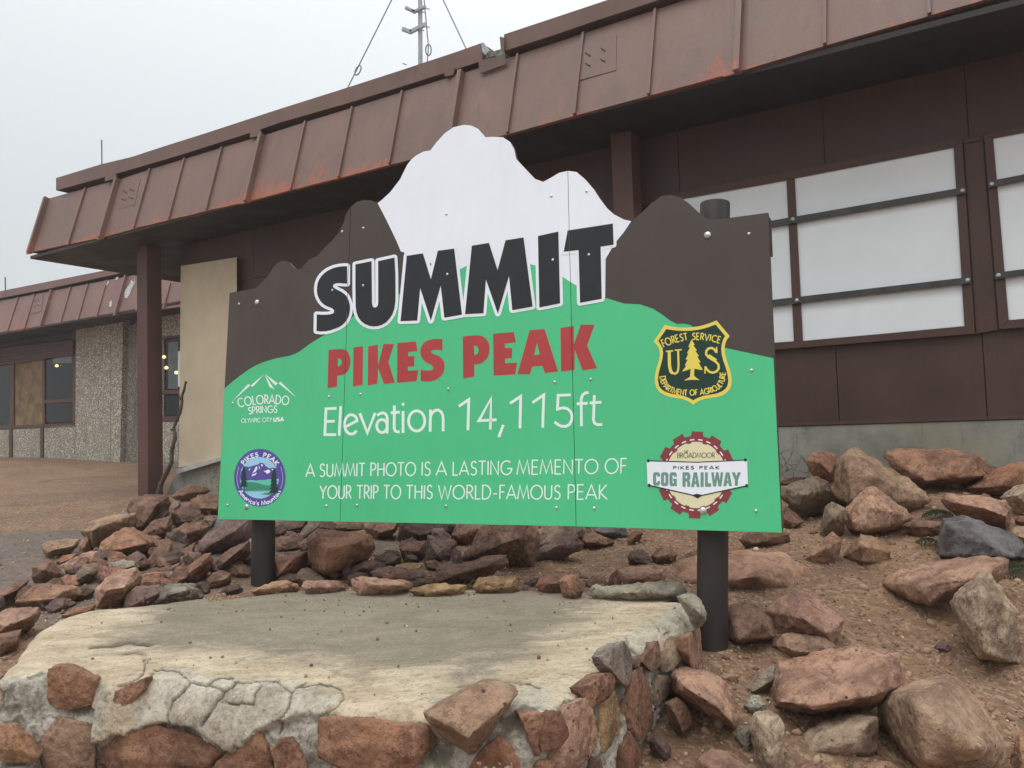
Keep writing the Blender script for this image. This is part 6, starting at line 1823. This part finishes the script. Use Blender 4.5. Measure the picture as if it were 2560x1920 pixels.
# stones bedded in the platform faces: plane tangent to the face at the stone
def face_plane(x, y, out_=.036):
    best = None
    Q = to_px(np.column_stack([EC + OUTN * out_, np.full(len(EC), ZP_TOP - .12)]))
    m_ = (np.arange(len(EC)) > len(EC) * .30)
    # walk along the edge and intersect the ray with the vertical tangent line there
    d = ray(x, y)
    for i in np.where(m_)[0][::3]:
        n = vec(OUTN[i][0], OUTN[i][1], 0)
        if (CAM[:2] - EC[i]) @ OUTN[i] < 0: continue
        P_ = vec(EC[i][0] + OUTN[i][0] * out_, EC[i][1] + OUTN[i][1] * out_, 0)
        t = ((P_ - CAM) @ n) / (d @ n)
        q = CAM + d * t
        e_ = abs((q - P_)[:2] @ tang[i])
        if best is None or e_ < best[0]:
            best = (e_, P_, n)
    return Plane(best[1], best[2])
stones = [
 (R6, [(838, 770), (900, 690), (985, 643), (1030, 720), (1048, 790), (1040, 900), (1010, 1002), (900, 900), (850, 830)], 'gray'),
 (R6, [(960, 1230), (1000, 1150), (1040, 1000), (1070, 870), (1110, 840), (1150, 940), (1190, 1010), (1215, 1240), (1190, 1340), (1120, 1385), (1020, 1290)], 'rust'),
 (R6, [(1110, 790), (1180, 720), (1250, 640), (1270, 740), (1260, 840), (1210, 885)], 'brown'),
 (R6, [(1258, 700), (1330, 605), (1400, 600), (1445, 680), (1440, 780), (1370, 860), (1300, 890), (1270, 800)], 'pale'),
 (R6, [(1450, 640), (1530, 560), (1610, 490), (1650, 590), (1665, 700), (1600, 830), (1520, 865), (1490, 770)], 'pink'),
 (R6, [(660, 1030), (780, 960), (830, 900), (880, 890), (915, 960), (890, 1050), (730, 1170), (690, 1090)], 'rust'),
 (R6, [(830, 1130), (905, 1040), (945, 1180), (945, 1350), (870, 1470), (810, 1530), (780, 1460), (800, 1300)], 'ochre'),
 (R6, [(510, 1250), (570, 1140), (680, 1095), (750, 1230), (772, 1400), (730, 1530), (620, 1640), (440, 1700), (450, 1520), (575, 1490), (590, 1400)], 'pink'),
 (R6, [(150, 1215), (300, 1205), (350, 1220), (322, 1320), (312, 1540), (280, 1550), (220, 1400)], 'rust'),
 (R6, [(345, 1250), (475, 1190), (495, 1280), (562, 1400), (550, 1480), (335, 1510), (325, 1380)], 'red'),
 (R6, [(1225, 910), (1340, 920), (1375, 970), (1340, 1060), (1230, 1190), (1220, 1050)], 'olive'),
 (R6, [(900, 1700), (930, 1520), (1025, 1355), (1100, 1480), (1190, 1600), (1230, 1700)], 'red'),
 (R6, [(715, 1700), (740, 1550), (800, 1570), (825, 1700)], 'brown'),
 (R6, [(280, 1700), (300, 1590), (380, 1580), (435, 1600), (430, 1700)], 'red'),
 (R6, [(1060, 800), (1075, 760), (1110, 800), (1105, 840), (1070, 850)], 'purple'),
 (ZB2, [(1540, 1640), (1600, 1540), (1700, 1430), (1830, 1330), (1950, 1420), (2030, 1620), (2030, 1720), (1500, 1720)], 'red'),
 (ZB2, [(170, 1165), (250, 1190), (330, 1210), (480, 1165), (640, 1205), (900, 1235), (1190, 1262), (1195, 1450), (1100, 1480), (1040, 1620), (500, 1680), (240, 1570), (165, 1490)], 'rust'),
 (ZB, [(330, 610), (335, 535), (390, 497), (450, 512), (560, 572), (600, 640), (655, 615), (640, 700), (630, 778), (480, 815), (330, 790)], 'rust'),
 (ZB, [(770, 805), (800, 685), (900, 640), (1000, 592), (975, 650), (990, 682), (930, 750), (870, 820), (790, 855)], 'rust'),
 (ZB, [(275, 910), (310, 862), (450, 872), (630, 915), (600, 1000), (660, 1090), (645, 1260), (310, 1260), (272, 1100)], 'tan'),
 (ZB, [(690, 1095), (760, 1010), (900, 935), (1100, 925), (1200, 990), (1380, 1005), (1520, 1090), (1540, 1130), (1430, 1210), (1300, 1300), (760, 1300), (700, 1180)], 'rust'),
 (ZB, [(1430, 1240), (1600, 1100), (1740, 965), (1800, 985), (1850, 1100), (1890, 1240), (1860, 1300), (1430, 1300)], 'rust'),
 (ZB, [(1872, 1100), (1930, 1020), (2000, 1002), (2050, 1060), (2120, 1200), (2110, 1300), (1920, 1300)], 'rust'),
 (ZB, [(-80, 950), (0, 915), (60, 912), (180, 1000), (265, 1140), (240, 1185), (60, 1195), (-80, 1150)], 'orange'),
 (ZB, [(-80, 1240), (100, 1215), (240, 1225), (250, 1320), (-80, 1330)], 'gray'),
]
for tf, pts, tint in stones:
    p_ = px(tf, pts)
    c = np.mean(p_, axis=0)
    pl_ = face_plane(c[0], c[1])
    w = (max(p[0] for p in p_) - min(p[0] for p in p_)) / F * 2.2
    make_rock('stone', p_, [], tint, parent=plat, plane=pl_, thick=.004 + .035 * w, rough=.8)
# the tilted tan block that juts out of the lip
tp = px(ZB2, [(1140, 1110), (1380, 985), (1640, 855), (1800, 885), (1960, 930), (2000, 950), (1880, 1060), (1760, 1190), (1665, 1300), (1620, 1480), (1560, 1500), (1280, 1290), (1175, 1185)])
make_rock('jutting_stone', tp, [(*ZB2((1540, 1350)), 1.0), (*ZB2((1200, 1150)), .7), (*ZB2((1660, 870)), -.2), (*ZB2((1900, 1000)), .2), (*ZB2((1390, 1240)), .95)], 'tan', parent=plat, plane=face_plane(1175, 1800, .03), thick=.10, rough=.6)

# moss clumps
def moss(x, y, r):
    c = hit(x, y)
    g = Geo()
    rr = random.Random(int(x))
    for i in range(1500):
        a, b = rr.uniform(0, 6.28), rr.uniform(0, 1) ** .6
        p = c + vec(math.cos(a) * b * r, math.sin(a) * b * r * .7, 0)
        p[2] = gz(p[:2])[0] + .02 + r * .35 * (1 - b * b)
        h_ = r * rr.uniform(.06, .16)
        d = vec(rr.uniform(-.5, .5), rr.uniform(-.5, .5), 1) * h_
        s_ = vec(rr.uniform(-1, 1), rr.uniform(-1, 1), 0) * r * .035
        g.F.append((len(g.V), len(g.V) + 1, len(g.V) + 2)); g.V += [tuple(p - s_), tuple(p + s_), tuple(p + d)]
    o = mk('moss_clump', g.V, g.F, MAT['moss'], origin=c)
    return o
tag(moss(2345, 1303, .085), 'small green moss clump left of the oblong pink-orange rock', 'moss')
tag(moss(2535, 1445, .10), 'green moss clump at the right edge above the slanting pale rock', 'moss')
tag(moss(2320, 1370, .06), 'faint low moss patch left of the blue-grey rock', 'moss')

# ------------------------------------------------------------------ gravel and dry straws
def scatter_stones(name, n, xr, yr, smin, smax, pw, seed, kindmat, dens=None):
    rg = np.random.default_rng(seed)
    ico = bmesh.new(); bmesh.ops.create_icosphere(ico, subdivisions=1, radius=1)
    bv = np.array([v.co[:] for v in ico.verts]); bf = np.array([[v.index for v in f.verts] for f in ico.faces]); ico.free()
    bv = bv[:, :]
    X = rg.uniform(*xr, n); Y = rg.uniform(*yr, n)
    # more stones close to the camera
    keep = rg.uniform(0, 1, n) < np.clip(3.2 / Y, .15, 1)
    if dens is not None: keep &= dens(X, Y, rg)
    X, Y = X[keep], Y[keep]; n = len(X)
    zz = np.concatenate([gz(np.column_stack([X[i:i + 10000], Y[i:i + 10000]])) for i in range(0, n, 10000)])
    dz = np.array([noise.fractal(Vector((x * 1.1, y * 1.1, 3)), .9, 2.1, 3) * .035 + noise.fractal(Vector((x * 7, y * 7, 8)), .8, 2.1, 3) * .012 for x, y in zip(X, Y)])
    S = smin + (smax - smin) * rg.uniform(0, 1, n) ** pw
    V = np.zeros((n, len(bv), 3))
    for i in range(n):
        A_3 = rg.normal(size=(3, 3)); q, _ = np.linalg.qr(A_3)
        sc3 = S[i] * rg.uniform(.5, 1.0, 3)
        V[i] = ((bv * (1 + rg.uniform(-.22, .22, (len(bv), 1)))) * sc3) @ q
    V[:, :, 0] += X[:, None]; V[:, :, 1] += Y[:, None]; V[:, :, 2] += (zz + dz + S * .15)[:, None]
    Fc = (bf[None] + (np.arange(n) * len(bv))[:, None, None]).reshape(-1, 3)
    me = bpy.data.meshes.new(name)
    me.vertices.add(n * len(bv)); me.vertices.foreach_set('co', V.ravel())
    me.loops.add(len(Fc) * 3); me.loops.foreach_set('vertex_index', Fc.ravel().astype(np.int32))
    me.polygons.add(len(Fc)); me.polygons.foreach_set('loop_start', np.arange(0, len(Fc) * 3, 3, dtype=np.int32)); me.polygons.foreach_set('loop_total', np.full(len(Fc), 3, dtype=np.int32))
    me.update(); me.validate()
    at = me.attributes.new('tone', 'FLOAT', 'POINT')
    at.data.foreach_set('value', np.repeat(rg.uniform(0, 1, n), len(bv)).astype(np.float32))
    me.materials.append(kindmat)
    o = bpy.data.objects.new(name, me); COL.objects.link(o)
    return o
def not_left(X, Y, rg):
    return (rg.uniform(0, 1, len(X)) < np.where((X < -1.0) & (Y > 4.2), .25, 1.0))
o = scatter_stones('gravel', 60000, (-2.6, 3.4), (2.2, 7.2), .0022, .010, 2.2, 3, MAT['gravel'], not_left)
tag(o, 'fine reddish brown gravel covering the slope round the rocks', 'gravel', kind='stuff')
o = scatter_stones('scattered_pebbles', 4200, (-3.6, 3.4), (2.2, 8.0), .007, .030, 3.6, 5, MAT['gravel'])
tag(o, 'scattered pebbles lying loose on the gravel slope', 'pebbles', kind='stuff')

# ------------------------------------------------------------------ fog between here and the far wing
V, Fc = box(vec(0, 20, 10), (vec(1, 0, 0), vec(0, 1, 0), vec(0, 0, 1)), (170, 190, 16))
hm = bpy.data.materials.new('fog_air'); hm.use_nodes = True
hn = hm.node_tree
for n in list(hn.nodes): hn.nodes.remove(n)
ho = hn.nodes.new('ShaderNodeOutputMaterial'); hv = hn.nodes.new('ShaderNodeVolumePrincipled')
hv.inputs['Color'].default_value = (.94, .96, .98, 1)
hv.inputs['Density'].default_value = .0022
hv.inputs['Anisotropy'].default_value = .2
hn.links.new(hv.outputs[0], ho.inputs['Volume'])
hz = fixnormals(mk('haze', V, Fc, hm)); hz.display_type = 'WIRE'
tag(hz, kind='stuff')
